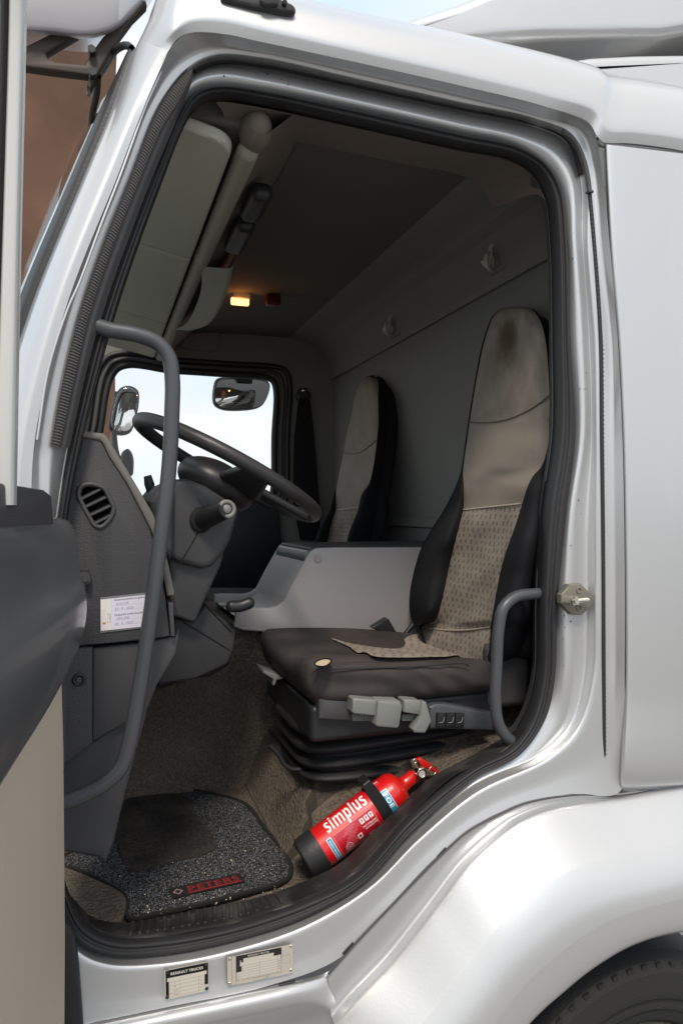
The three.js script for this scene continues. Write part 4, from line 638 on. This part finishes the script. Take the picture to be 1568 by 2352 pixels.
// ------------------------------------------------------------------ seats
function buildSeat(z0) {
  const seat = thing('driver_seat', 'driver seat with dark worn cushion, beige dashed cloth and grey levers', 'seat', [0.68, 0.93, z0], 'cab seats');
  // ---- backrest traced: py, left outer, left inner, right inner, right outer
  const a0 = 0.905, b0 = 0.195; // front face x = a0 + b0 (y - 1.33)
  const onBack = (px, py, push = 0) => { const r = ray(px, py), t = (a0 + push + b0 * (EYE.y - 1.33) - EYE.x) / (r.x - b0 * r.y); return EYE.clone().addScaledVector(r, t); };
  const rowsPx = [
    [706, 1170, 1172, 1198, 1200], [712, 1146, 1148, 1222, 1226], [730, 1128, 1131, 1236, 1242], [755, 1117, 1121, 1246, 1254], [800, 1104, 1108, 1254, 1264], [850, 1094, 1098, 1258, 1269], [920, 1082, 1086, 1261, 1272], [970, 1074, 1078, 1260, 1272],
    [1020, 1067, 1071, 1258, 1270], [1070, 1060, 1064, 1243, 1268], [1095, 1054, 1063, 1222, 1268], [1120, 1044, 1064, 1210, 1268], [1165, 1022, 1064, 1196, 1266], [1200, 1000, 1056, 1185, 1262], [1240, 976, 1046, 1171, 1256], [1280, 954, 1036, 1157, 1248], [1320, 941, 1027, 1147, 1240], [1360, 935, 1019, 1139, 1232], [1400, 938, 1009, 1132, 1226], [1425, 946, 998, 1128, 1222], [1440, 955, 966, 1126, 1216], [1470, 968, 975, 1124, 1205], [1500, 985, 992, 1120, 1190], [1520, 1005, 1012, 1110, 1170],
  ];
  const bol = rowsPx.map(r => { const w = Math.max(0, Math.min(1, (r[0] - 1085) / 140)); const e = Math.max(0, Math.min(1, (1500 - r[0]) / 90)); return 0.055 * w * e; });
  const N = 6, S = 5, dense = (fn) => spline(rowsPx.map(fn), S);
  const lerpRow = (i, t, lo, hi) => lo + (hi - lo) * t;
  const grid = (fa, fb, n, shape) => { const rows = []; for (let k = 0; k <= n; k++) { const t = k / n; rows.push(dense((r, i) => { const px = fa(r) + (fb(r) - fa(r)) * t; return onBack(px, r[0], shape(t, i)); })); } return sheet(rows, false); };
  const cutRows = (fa, fb, n, shape, i0, i1) => { const rows = []; for (let k = 0; k <= n; k++) { const t = k / n; rows.push(dense((r, i) => { const px = fa(r) + (fb(r) - fa(r)) * t; return onBack(px, r[0], shape(t, i)); }).slice(i0 * S, i1 * S + 1)); } return sheet(rows, false); };
  const cen = (t, i) => 0.02 * (2 * t - 1) * (2 * t - 1) * -0.4 + 0.03 * Math.max(0, Math.min(1, (11 - i) / 6)) * Math.pow(Math.abs(2 * t - 1), 3) + (i < 3 ? [0.05, 0.028, 0.010][i] : 0) + 0.004 * Math.sin(i * 1.7 + t * 5) + (i === 7 ? 0.006 : 0) + (i === 12 ? 0.006 : 0) + (i === 20 ? 0.006 : 0);
  const edge = (i) => cen(0, i);
  const left = (t, i) => cen(0, i) - bol[i] * Math.sin(Math.PI * Math.pow(1 - t, 0.9)) + 0.05 * Math.pow(1 - t, 3) * (bol[i] > 0.001 ? 1 : 0.35);
  const right = (t, i) => cen(1, i) - bol[i] * Math.sin(Math.PI * Math.pow(t, 0.8)) + 0.07 * Math.pow(t, 2.5);
  { const g = cutRows(r => r[2], r => r[3], 16, cen, 0, 7), nn = 7 * S + 1, uv = []; for (let k = 0; k <= 16; k++) for (let i = 0; i < nn; i++) uv.push(k / 16, 1 - i / (nn - 1)); g.setAttribute('uv', new THREE.Float32BufferAttribute(uv, 2)); part(seat, 'headrest_cloth', g, M.clothStained, { uv: false }); }
  part(seat, 'upper_back_cloth', cutRows(r => r[2], r => r[3], 16, cen, 7, 12), M.cloth, {});
  part(seat, 'lower_back_cloth', cutRows(r => r[2], r => r[3], 16, cen, 12, 20), M.clothDash, {});
  part(seat, 'lumbar_cloth', cutRows(r => r[2], r => r[3], 16, cen, 20, 23), M.clothDash, {});
  part(seat, 'bolster', grid(r => r[1], r => r[2], 10, left), M.blackCloth);
  part(seat, 'bolster', grid(r => r[3], r => r[4], 10, right), M.blackCloth);
  for (const i of [7, 12, 20]) { const r = rowsPx[i]; const pts = []; for (let k = 0; k <= 8; k++) { const t = k / 8, sag = i === 7 ? 3 * Math.sin(3 * t) - 62 * Math.pow(t, 2.4) : i === 12 ? 6 - 14 * t : 8 * Math.sin(t * 3.14); pts.push(onBack(r[2] + (r[3] - r[2]) * t, r[0] + sag, cen(t, i) - 0.0015)); } part(seat, 'seam', tube(pts, 0.0022, { n: 30, rad: 6 }), i === 7 ? M.trimBrown : M.doorBeige); }
  { // shell behind
    const A = dense(r => { return onBack(r[1], r[0], left(0, rowsPx.indexOf(r))); }), B = dense(r => { return onBack(r[4], r[0], right(1, rowsPx.indexOf(r))); });
    const A2 = A.map(p => V(p.x + 0.07, p.y - 0.005, p.z + 0.02)), B2 = B.map(p => V(p.x + 0.06, p.y - 0.005, p.z - 0.015)), A1 = A.map(p => V(p.x + 0.035, p.y, p.z - 0.008)), B1 = B.map(p => V(p.x + 0.035, p.y, p.z + 0.012));
    part(seat, 'back_shell', loft([A, A1, A2, B2, B1, B], { pre: true, f: 0.45 }), M.blackCloth); }
  // ---- cushion
  const yt = 1.385, P = (zx, zy) => [564.4 + zx * 0.384, 1392 + zy * 0.384];
  const X0 = 0.425, X1 = 0.935, Z0 = -0.205, Z1 = -0.70;
  const topY = (x, z) => { const u = (x - X0) / (X1 - X0), w = (z - Z1) / (Z0 - Z1); return yt - 0.012 * Math.sin(Math.PI * Math.min(1, Math.max(0, w))) - 0.042 * u * u + 0.012 * Math.exp(-Math.pow((w - 0.92) / 0.12, 2)) + 0.010 * Math.exp(-Math.pow((w - 0.08) / 0.12, 2)) + 0.0012 * (fbm(x * 14, z * 14 + 9, 64, 2) - 0.5); };
  { const g = softBox(X1 - X0, 0.105, Z0 - Z1, 0.042); g.translate((X0 + X1) / 2, yt - 0.0525, (Z0 + Z1) / 2); const p = g.attributes.position;
    for (let i = 0; i < p.count; i++) { let x = p.getX(i), y = p.getY(i), z = p.getZ(i); const u = (x - X0) / (X1 - X0), h = (y - (yt - 0.105)) / 0.105;
      z += (z - (Z0 + Z1) / 2) * (0.06 * Math.sin(Math.PI * u)); const dy = (topY(x, z) - yt) * Math.max(0, Math.min(1, h)); y += dy; x += u < 0.3 ? 0.03 * (h - 1) * (0.3 - u) / 0.3 * -1 : 0;
      if (z > Z0 - 0.03 && h > 0.1 && h < 0.85) z += 0.004 * Math.sin(x * 46 + h * 9 + 2.5 * Math.sin(x * 17)) * Math.sin(Math.PI * h);
      p.setXYZ(i, x, y, z); }
    g.computeVertexNormals(); part(seat, 'cushion', g, M.vinyl); }
  const onTop = (px, py, up = 0.0025) => { let q = onY(px, py, yt); for (let i = 0; i < 4; i++) q = onY(px, py, topY(q.x, q.z) + up); return q; };
  { // beige insert, laid on the top
    const ol = [P(510, 195), P(640, 230), P(820, 255), P(905, 258), P(940, 248), P(953, 225), P(948, 200), P(975, 178), P(1040, 170), P(1140, 190), P(1250, 250), P(1290, 292), P(1230, 304), P(1100, 309), P(860, 313), P(750, 301), P(620, 247)];
    const pts = spline(ol.map(p => onTop(p[0], p[1])), 3, true), s = new THREE.Shape(pts.map(p => new THREE.Vector2(p.x, p.z))); let g = subdivide(new THREE.ShapeGeometry(s), 4); const a = g.attributes.position; for (let i = 0; i < a.count; i++) { const x = a.getX(i), z = a.getY(i); a.setXYZ(i, x, topY(x, z) + 0.0045, z); } g = mergeVertices(g, 1e-5); g.computeVertexNormals(); part(seat, 'cushion_insert', g, M.clothDash); }
  { const pp = [[395, 425], [412, 385], [470, 379], [700, 373], [860, 368], [1060, 360], [1310, 346], [1330, 360]].map(p => { const q = onZ(...P(...p), Z0 + 0.012); return q; }); part(seat, 'piping', tube(pp, 0.0017, { n: 60, rad: 6 }), M.blackPlastic); }
  { // tear showing foam
    const ol = [P(405, 350), P(425, 330), P(470, 318), P(500, 322), P(505, 335), P(490, 352), P(455, 366), P(420, 362)].map(p => onTop(p[0], p[1], 0.004)); const pts = spline(ol, 4, true), c = pts.reduce((a, p) => a.add(p), V(0, 0, 0)).multiplyScalar(1 / pts.length); c.y += 0.001; part(seat, 'foam_tear', sheet([pts.map(() => c.clone()), pts.map(p => p.clone().lerp(c, 0.5).add(V(0, 0.002 * rnd(), 0))), pts], true), M.foam);
    part(seat, 'torn_edge', tube(spline(ol.map(p => p.clone().add(V(0.002, 0.001, 0))), 3, true), 0.0022, { n: 60, rad: 5, closed: true }), M.blackCloth); }
  { const b = [P(755, 128), P(845, 72), P(858, 82), P(925, 195), P(900, 205), P(870, 190), P(790, 148), P(775, 142)]; part(seat, 'belt_buckle', prism(b, -0.66, 0.03, { bevel: 0.004 }), M.blackPlastic);
    part(seat, 'buckle_stalk', tube(tr([P(905, 185), P(930, 205), P(960, 160), P(1000, 110)], -0.68), 0.008, { n: 16 }), M.blackPlastic); }
  // ---- pan, levers, switches
  part(seat, 'seat_pan', rbox(0.455, 0.95, 1.20, 1.285, -0.67, -0.225, 0.015), M.blackPlastic);
  part(seat, 'control_housing', prism([P(435, 555), P(460, 540), P(640, 556), P(640, 590), P(1100, 590), P(1105, 620), P(1000, 690), P(620, 694), P(440, 680)], -0.205, 0.05, { bevel: 0.01, seg: 4 }), M.dashSmooth);
  part(seat, 'front_handle', prism([P(105, 385), P(225, 425), P(230, 436), P(185, 445), P(178, 475), P(165, 475), P(165, 440), P(105, 402)], -0.48, 0.10, { bevel: 0.004 }), M.leverGrey);
  const lever = (pts, z, d, m = M.leverGrey) => part(seat, 'lever', prism(pts, z, d, { bevel: 0.005, seg: 4 }), m);
  lever([P(640, 560), P(652, 552), P(780, 562), P(796, 575), P(790, 652), P(780, 660), P(650, 648), P(638, 635)], -0.165, 0.06);
  lever([P(790, 575), P(800, 566), P(925, 572), P(938, 600), P(918, 722), P(905, 732), P(790, 724), P(778, 712)], -0.155, 0.06);
  lever([P(945, 566), P(955, 560), P(1040, 566), P(1052, 576), P(1048, 645), P(1040, 652), P(950, 640), P(943, 630)], -0.165, 0.06);
  lever([P(1050, 575), P(1080, 576), P(1098, 630), P(1112, 690), P(1075, 762), P(1010, 760), P(1000, 740), P(1030, 690), P(1045, 650)], -0.160, 0.03);
  for (const [x0, x1, y] of [[640, 755, 665], [935, 1030, 665]]) { const n = 11; for (let i = 0; i < n; i++) { const a = P(x0 + (x1 - x0) * i / (n - 1), y), p = onZ(a[0], a[1], -0.19); part(seat, 'knurl', new THREE.BoxGeometry(0.0026, 0.014, 0.01).translate(p.x, p.y, p.z), M.leverGrey); } }
  part(seat, 'switch_housing', prism([P(1098, 605), P(1130, 588), P(1200, 585), P(1440, 635), P(1480, 640), P(1480, 745), P(1110, 735), P(1098, 700)], -0.195, 0.12, { bevel: 0.006 }), M.handle);
  for (let i = 0; i < 3; i++) { const x = 1147 + i * 55; const sk = part(seat, 'switch', prism([P(x, 642), P(x + 50, 645), P(x + 48, 728), P(x - 4, 724)], -0.186, 0.014, { bevel: 0.002 }), M.blackPlastic); part(sk, 'symbol', tube(tr([P(x + 40, 664), P(x + 30, 694), P(x + 8, 698)], -0.1858), 0.0012, { n: 8, rad: 5 }), M.leverGrey); }
  // ---- bellows
  { const rows = [], cx = 0.70, cz = -0.45; const folds = 4, n = 40; for (let i = 0; i <= n; i++) { const t = i / n, y = 1.225 - t * 0.15, f = Math.abs(Math.sin(t * folds * Math.PI)), e = (0.03 * Math.pow(f, 0.6)), hx = 0.225 + e - 0.02 * t, hz = 0.145 + e; const r = []; for (let k = 0; k < 72; k++) { const a = k / 72 * Math.PI * 2, ca = Math.cos(a), sa = Math.sin(a), s = Math.pow(Math.pow(Math.abs(ca), 5) + Math.pow(Math.abs(sa), 5), -1 / 5); r.push(V(cx + hx * ca * s, y + 0.012 * Math.sin(Math.PI * t) * ca, cz + hz * sa * s)); } rows.push(r); } part(seat, 'bellows', sheet(rows, true), M.bellows);
    part(seat, 'base_frame', rbox(0.52, 1.02, 0.985, 1.085, -0.66, -0.36, 0.01), M.blackMatte);
    part(seat, 'slide_lever', tube(tr([P(140, 830), P(190, 880), P(235, 950), P(280, 975), P(330, 975)], -0.36), 0.006, { n: 24 }), M.blackPlastic); }
  part(seat, 'recliner_cover', rbox(0.90, 1.02, 1.24, 1.40, -0.26, -0.215, 0.02), M.dashSmooth);
  return seat;
}
const seat = buildSeat(-0.45);
{ // passenger seat: the same make, without the driver's controls in view
  const s2 = seat.clone(true); s2.name = 'passenger_seat'; s2.userData = { label: 'passenger seat with tall beige back behind the grey console', category: 'seat', group: 'cab seats' };
  s2.position.z -= 1.165; s2.position.x += 0.0; scene.add(s2);
  const drop = []; s2.traverse(o => { if (['foam_tear', 'torn_edge', 'lever', 'knurl', 'switch_housing', 'switch', 'control_housing', 'slide_lever', 'front_handle'].includes(o.name)) drop.push(o); }); drop.forEach(o => o.removeFromParent()); s2.traverse(o => { if (o.name === 'headrest_cloth') o.material = M.cloth; });
}
{ // dark head stain on the driver's headrest cloth is in the cloth itself
}

// ------------------------------------------------------------------ floor mat
{
  const mat = thing('floor_mat', 'black and white flecked floor mat with red lettering and dark binding', 'floor mat', [0.1, FY, -0.4]);
  const y = FY + 0.012, ol = [[110, 1975], [160, 1960], [235, 1900], [268, 1832], [330, 1822], [420, 1814], [500, 1826], [560, 1845], [610, 1905], [662, 1972], [668, 2000], [655, 2022], [560, 2052], [450, 2080], [350, 2102], [305, 2112], [290, 2102], [291, 2068], [272, 2046], [220, 2018], [160, 1994], [110, 1990]];
  const C = ol.map(p => onY(p[0], p[1], y)), pts = spline(C, 5, true), s = new THREE.Shape(pts.map(p => new THREE.Vector2(p.x, -p.z)));
  const g = new THREE.ExtrudeGeometry(s, { depth: 0.008, bevelEnabled: false }); g.rotateX(-Math.PI / 2); g.translate(0, y - 0.008, 0); part(mat, 'pile', g, M.mat);
  part(mat, 'binding', tube(pts, 0.0055, { n: 260, rad: 8, closed: true }), M.matBinding);
  const wo = [[300, 1832], [360, 1824], [425, 1828], [450, 1870], [478, 1905], [497, 1945], [470, 1962], [400, 1978], [320, 2000], [296, 1998], [280, 1965], [268, 1925], [278, 1870]];
  const wp = spline(wo.map(p => onY(p[0], p[1], y + 0.002)), 5, true), ws = new THREE.Shape(wp.map(p => new THREE.Vector2(p.x, -p.z))); const wg = new THREE.ExtrudeGeometry(ws, { depth: 0.003, bevelEnabled: false }); wg.rotateX(-Math.PI / 2); wg.translate(0, y + 0.0005, 0); part(mat, 'heel_pad', wg, M.matWorn);
  const t = canvasTex(1024, 160, (c, w, h) => { c.fillStyle = '#161314'; c.fillRect(0, 0, w, h); c.strokeStyle = '#8d7a78'; c.lineWidth = 16; c.beginPath(); c.moveTo(100, 40); c.lineTo(160, 80); c.lineTo(100, 120); c.lineTo(40, 80); c.closePath(); c.stroke(); c.fillStyle = '#b01218'; c.font = 'bold 118px sans-serif'; c.save(); c.translate(220, 116); c.scale(760 / c.measureText('PETERS').width, 1); c.fillStyle = '#8f1216'; c.fillText('PETERS', 0, 0); c.restore(); c.fillRect(220, 128, 760, 14); for (let i = 0; i < 60; i++) { c.fillStyle = 'rgba(20,16,16,0.5)'; c.fillRect(210 + i * 13, 0, 3, 160); } });
  const e = (zx, zy) => onY((160 + zx / 2.8) * 0.9406, (1900 + zy / 2.8) * 0.9406, y + 0.004);
  part(mat, 'logo_patch', plate([e(705, 755), e(1190, 648), e(1230, 705), e(735, 818)], 0.002), std({ map: t, roughness: 1 }), { uv: false });
}

// ------------------------------------------------------------------ fire extinguisher
{
  const z = -0.19, a = onZ(697, 1977, z), b = onZ(905, 1817, z), dir = b.clone().sub(a), Ln = dir.length(), rot = Math.atan2(dir.y, dir.x);
  const fx = thing('fire_extinguisher', 'small red fire extinguisher with white lettering strapped beside the threshold', 'fire extinguisher', a.toArray());
  const R = 0.0445, k = Ln;
  const place = g => { g.rotateZ(rot - Math.PI / 2); g.translate(a.x, a.y, a.z); return g; };
  const lt = canvasTex(1024, 1024, (c, w, h) => {
    c.fillStyle = '#d8161a'; c.fillRect(0, 0, w, h);
    const tx = (s, x, y, f, col = '#f3efee', mw) => { c.save(); c.translate(x, y); c.rotate(-Math.PI / 2); c.fillStyle = col; c.font = f; mw ? c.fillText(s, 0, 0, mw) : c.fillText(s, 0, 0); c.restore(); };
    tx('simplus', 440, 880, 'bold 178px sans-serif', '#f6f2f0', 560);
    c.fillStyle = '#c01a2c'; c.fillRect(478, 330, 260, 520);                                     // instruction panel
    c.strokeStyle = '#e9b9bb'; c.lineWidth = 3; c.strokeRect(478, 330, 260, 520);
    c.fillStyle = '#f2ecec'; for (let i = 0; i < 3; i++) { c.fillRect(500, 470 - i * 62, 42, 46); } c.fillRect(590, 560, 50, 56); c.fillStyle = '#c01a2c'; for (let i = 0; i < 3; i++) { c.beginPath(); c.arc(516, 492 - i * 62, 10, 0, 7); c.fill(); c.fillRect(524, 496 - i * 62, 14, 6); } c.beginPath(); c.arc(614, 588, 16, 0, 7); c.fill();
    for (let i = 0; i < 9; i++) tx('||||| |||| ||||||', 500 + i * 17, 700 + (i % 3) * 30, '14px sans-serif', '#e8c9c9');
    tx('SPUIT STOF', 576, 520, 'bold 20px sans-serif'); tx('RICHTEN', 600, 500, 'bold 20px sans-serif'); tx('KNIJPEN', 668, 500, 'bold 20px sans-serif'); tx('HENDEL', 690, 500, 'bold 20px sans-serif'); tx('BLUSSER', 578, 420, 'bold 20px sans-serif'); tx('RECHTOP', 600, 420, 'bold 20px sans-serif');
    c.strokeStyle = '#efd9d9'; c.lineWidth = 5; c.beginPath(); c.arc(640, 745, 44, 0, 7); c.stroke(); c.beginPath(); c.arc(640, 745, 28, 0, 7); c.stroke(); c.fillStyle = '#efd9d9'; c.beginPath(); c.arc(640, 745, 10, 0, 7); c.fill();
    c.fillStyle = '#f0f4f6'; c.fillRect(470, 874, 280, 62); c.fillStyle = '#3795bd'; c.fillRect(476, 880, 268, 50); c.save(); c.translate(490, 914); c.fillStyle = '#f2f6f8'; c.font = 'bold 24px sans-serif'; c.fillText('Sicher Brandblusser', 0, 0); c.restore();
    c.fillStyle = '#f0f4f6'; c.fillRect(430, 64, 300, 96); c.fillStyle = '#3a9ac4'; c.fillRect(436, 70, 288, 84); c.save(); c.fillStyle = '#f4f8fa'; c.font = 'bold 74px sans-serif'; c.translate(452, 138); c.fillText('FOE', 0, 0); c.fillText('M', 190, 0); c.restore();
    tx('||||||', 330, 160, 'bold 20px sans-serif', '#f3d9d9'); tx('NALUX', 640, 220, 'bold 26px sans-serif'); tx('||| || ||', 352, 150, '16px sans-serif', '#f3d9d9'); c.fillStyle = '#f2ecec'; c.fillRect(312, 90, 10, 70);
    for (let i = 0; i < 60; i++) { const x = rnd() * w, y = rnd() * h, l = 6 + 40 * rnd(), a = rnd() * 3; c.strokeStyle = rnd() > 0.5 ? 'rgba(70,20,18,0.45)' : 'rgba(240,170,160,0.35)'; c.lineWidth = 1 + 2 * rnd(); c.beginPath(); c.moveTo(x, y); c.lineTo(x + l * Math.cos(a), y + l * Math.sin(a)); c.stroke(); }
  });
  const body = new THREE.CylinderGeometry(R, R, k * 0.80, 64, 1, true).rotateY(Math.PI - 0.38); body.translate(0, k * 0.18 + k * 0.40, 0);
  part(fx, 'cylinder', place(body), std({ map: lt, roughness: 0.3, clearcoat: 0.7, clearcoatRoughness: 0.12 }), { uv: false });
  const lathe = (p, seg = 48) => new THREE.LatheGeometry(p.map(q => new THREE.Vector2(q[0], q[1])), seg);
  part(fx, 'shoulder', place(lathe([[R, k * 0.98], [R * 0.98, k * 1.01], [R * 0.85, k * 1.055], [R * 0.62, k * 1.08], [R * 0.40, k * 1.10], [R * 0.36, k * 1.13], [R * 0.36, k * 1.24], [0.001, k * 1.245]])), M.red);
  part(fx, 'base_cup', place(lathe([[0.001, 0], [R * 0.9, 0], [R * 1.03, 0.006], [R * 1.04, k * 0.17], [R * 1.0, k * 0.185]])), M.rubber);
  part(fx, 'strap', place(lathe([[R * 1.0, k * 0.76], [R * 1.05, k * 0.765], [R * 1.05, k * 0.865], [R * 1.0, k * 0.87]])), M.blackCloth);
  part(fx, 'strap_bracket', place(rbox(-R * 1.45, -R * 0.9, k * 0.77, k * 0.86, -0.03, 0.012, 0.004)), M.blackPlastic);
  const vz = 0.004, vp = (px, py, dz = 0.03) => onZ(px, py, z + dz);
  const vb = vp(958, 1775, 0.0); part(fx, 'valve', mergeGeometries([new THREE.CylinderGeometry(0.013, 0.014, 0.034, 20).rotateZ(rot - Math.PI / 2).translate(vb.x, vb.y, vb.z), new THREE.CylinderGeometry(0.007, 0.007, 0.03, 14).rotateZ(0.3).translate(vb.x - 0.006, vb.y + 0.016, vb.z)]), M.steel);
  const gp = vp(968, 1776, 0.03); part(fx, 'gauge', mergeGeometries([new THREE.TorusGeometry(0.0098, 0.0028, 10, 28).translate(gp.x, gp.y, gp.z), new THREE.CylinderGeometry(0.0098, 0.011, 0.018, 24).rotateX(Math.PI / 2).translate(gp.x, gp.y, gp.z - 0.009)]), M.chrome);
  part(fx, 'gauge_face', new THREE.CircleGeometry(0.009, 24).translate(gp.x, gp.y, gp.z + 0.0005), M.paintLight);
  part(fx, 'squeeze_lever', prism([[958, 1745], [966, 1741], [985, 1752], [1010, 1772], [1006, 1778], [990, 1772], [968, 1760]], z + 0.01, 0.014, { bevel: 0.002 }), M.red);
  const rp = vp(993, 1770, 0.03); part(fx, 'pull_ring', new THREE.TorusGeometry(0.0108, 0.0014, 8, 36).rotateY(0.3).translate(rp.x, rp.y, rp.z), M.chrome);
  const n2 = vp(952, 1748, 0.022); part(fx, 'nozzle', new THREE.TorusGeometry(0.0046, 0.0018, 8, 20).translate(n2.x, n2.y, n2.z), M.chrome);
}

{ const gs = []; for (let i = 0; i < 220; i++) { const x = 0.02 + 0.55 * rnd(), z = -0.15 - 0.5 * rnd() * rnd(), r = 0.0008 + 0.0018 * rnd() * rnd(); if (x > 0.40) continue; gs.push(new THREE.IcosahedronGeometry(r, 0).translate(x, FY + 0.0135 + r * 0.4, z)); } const g = mergeGeometries(gs); boxUV(g); const m = new THREE.Mesh(g, M.foam); m.name = 'grit'; m.userData = { kind: 'stuff', label: 'pale crumbs and grit scattered on the floor mat', category: 'grit' }; scene.add(m); }
scene.traverse(o => { if (o.isMesh) { o.castShadow = true; o.receiveShadow = true; } });
renderer.render(scene, camera);
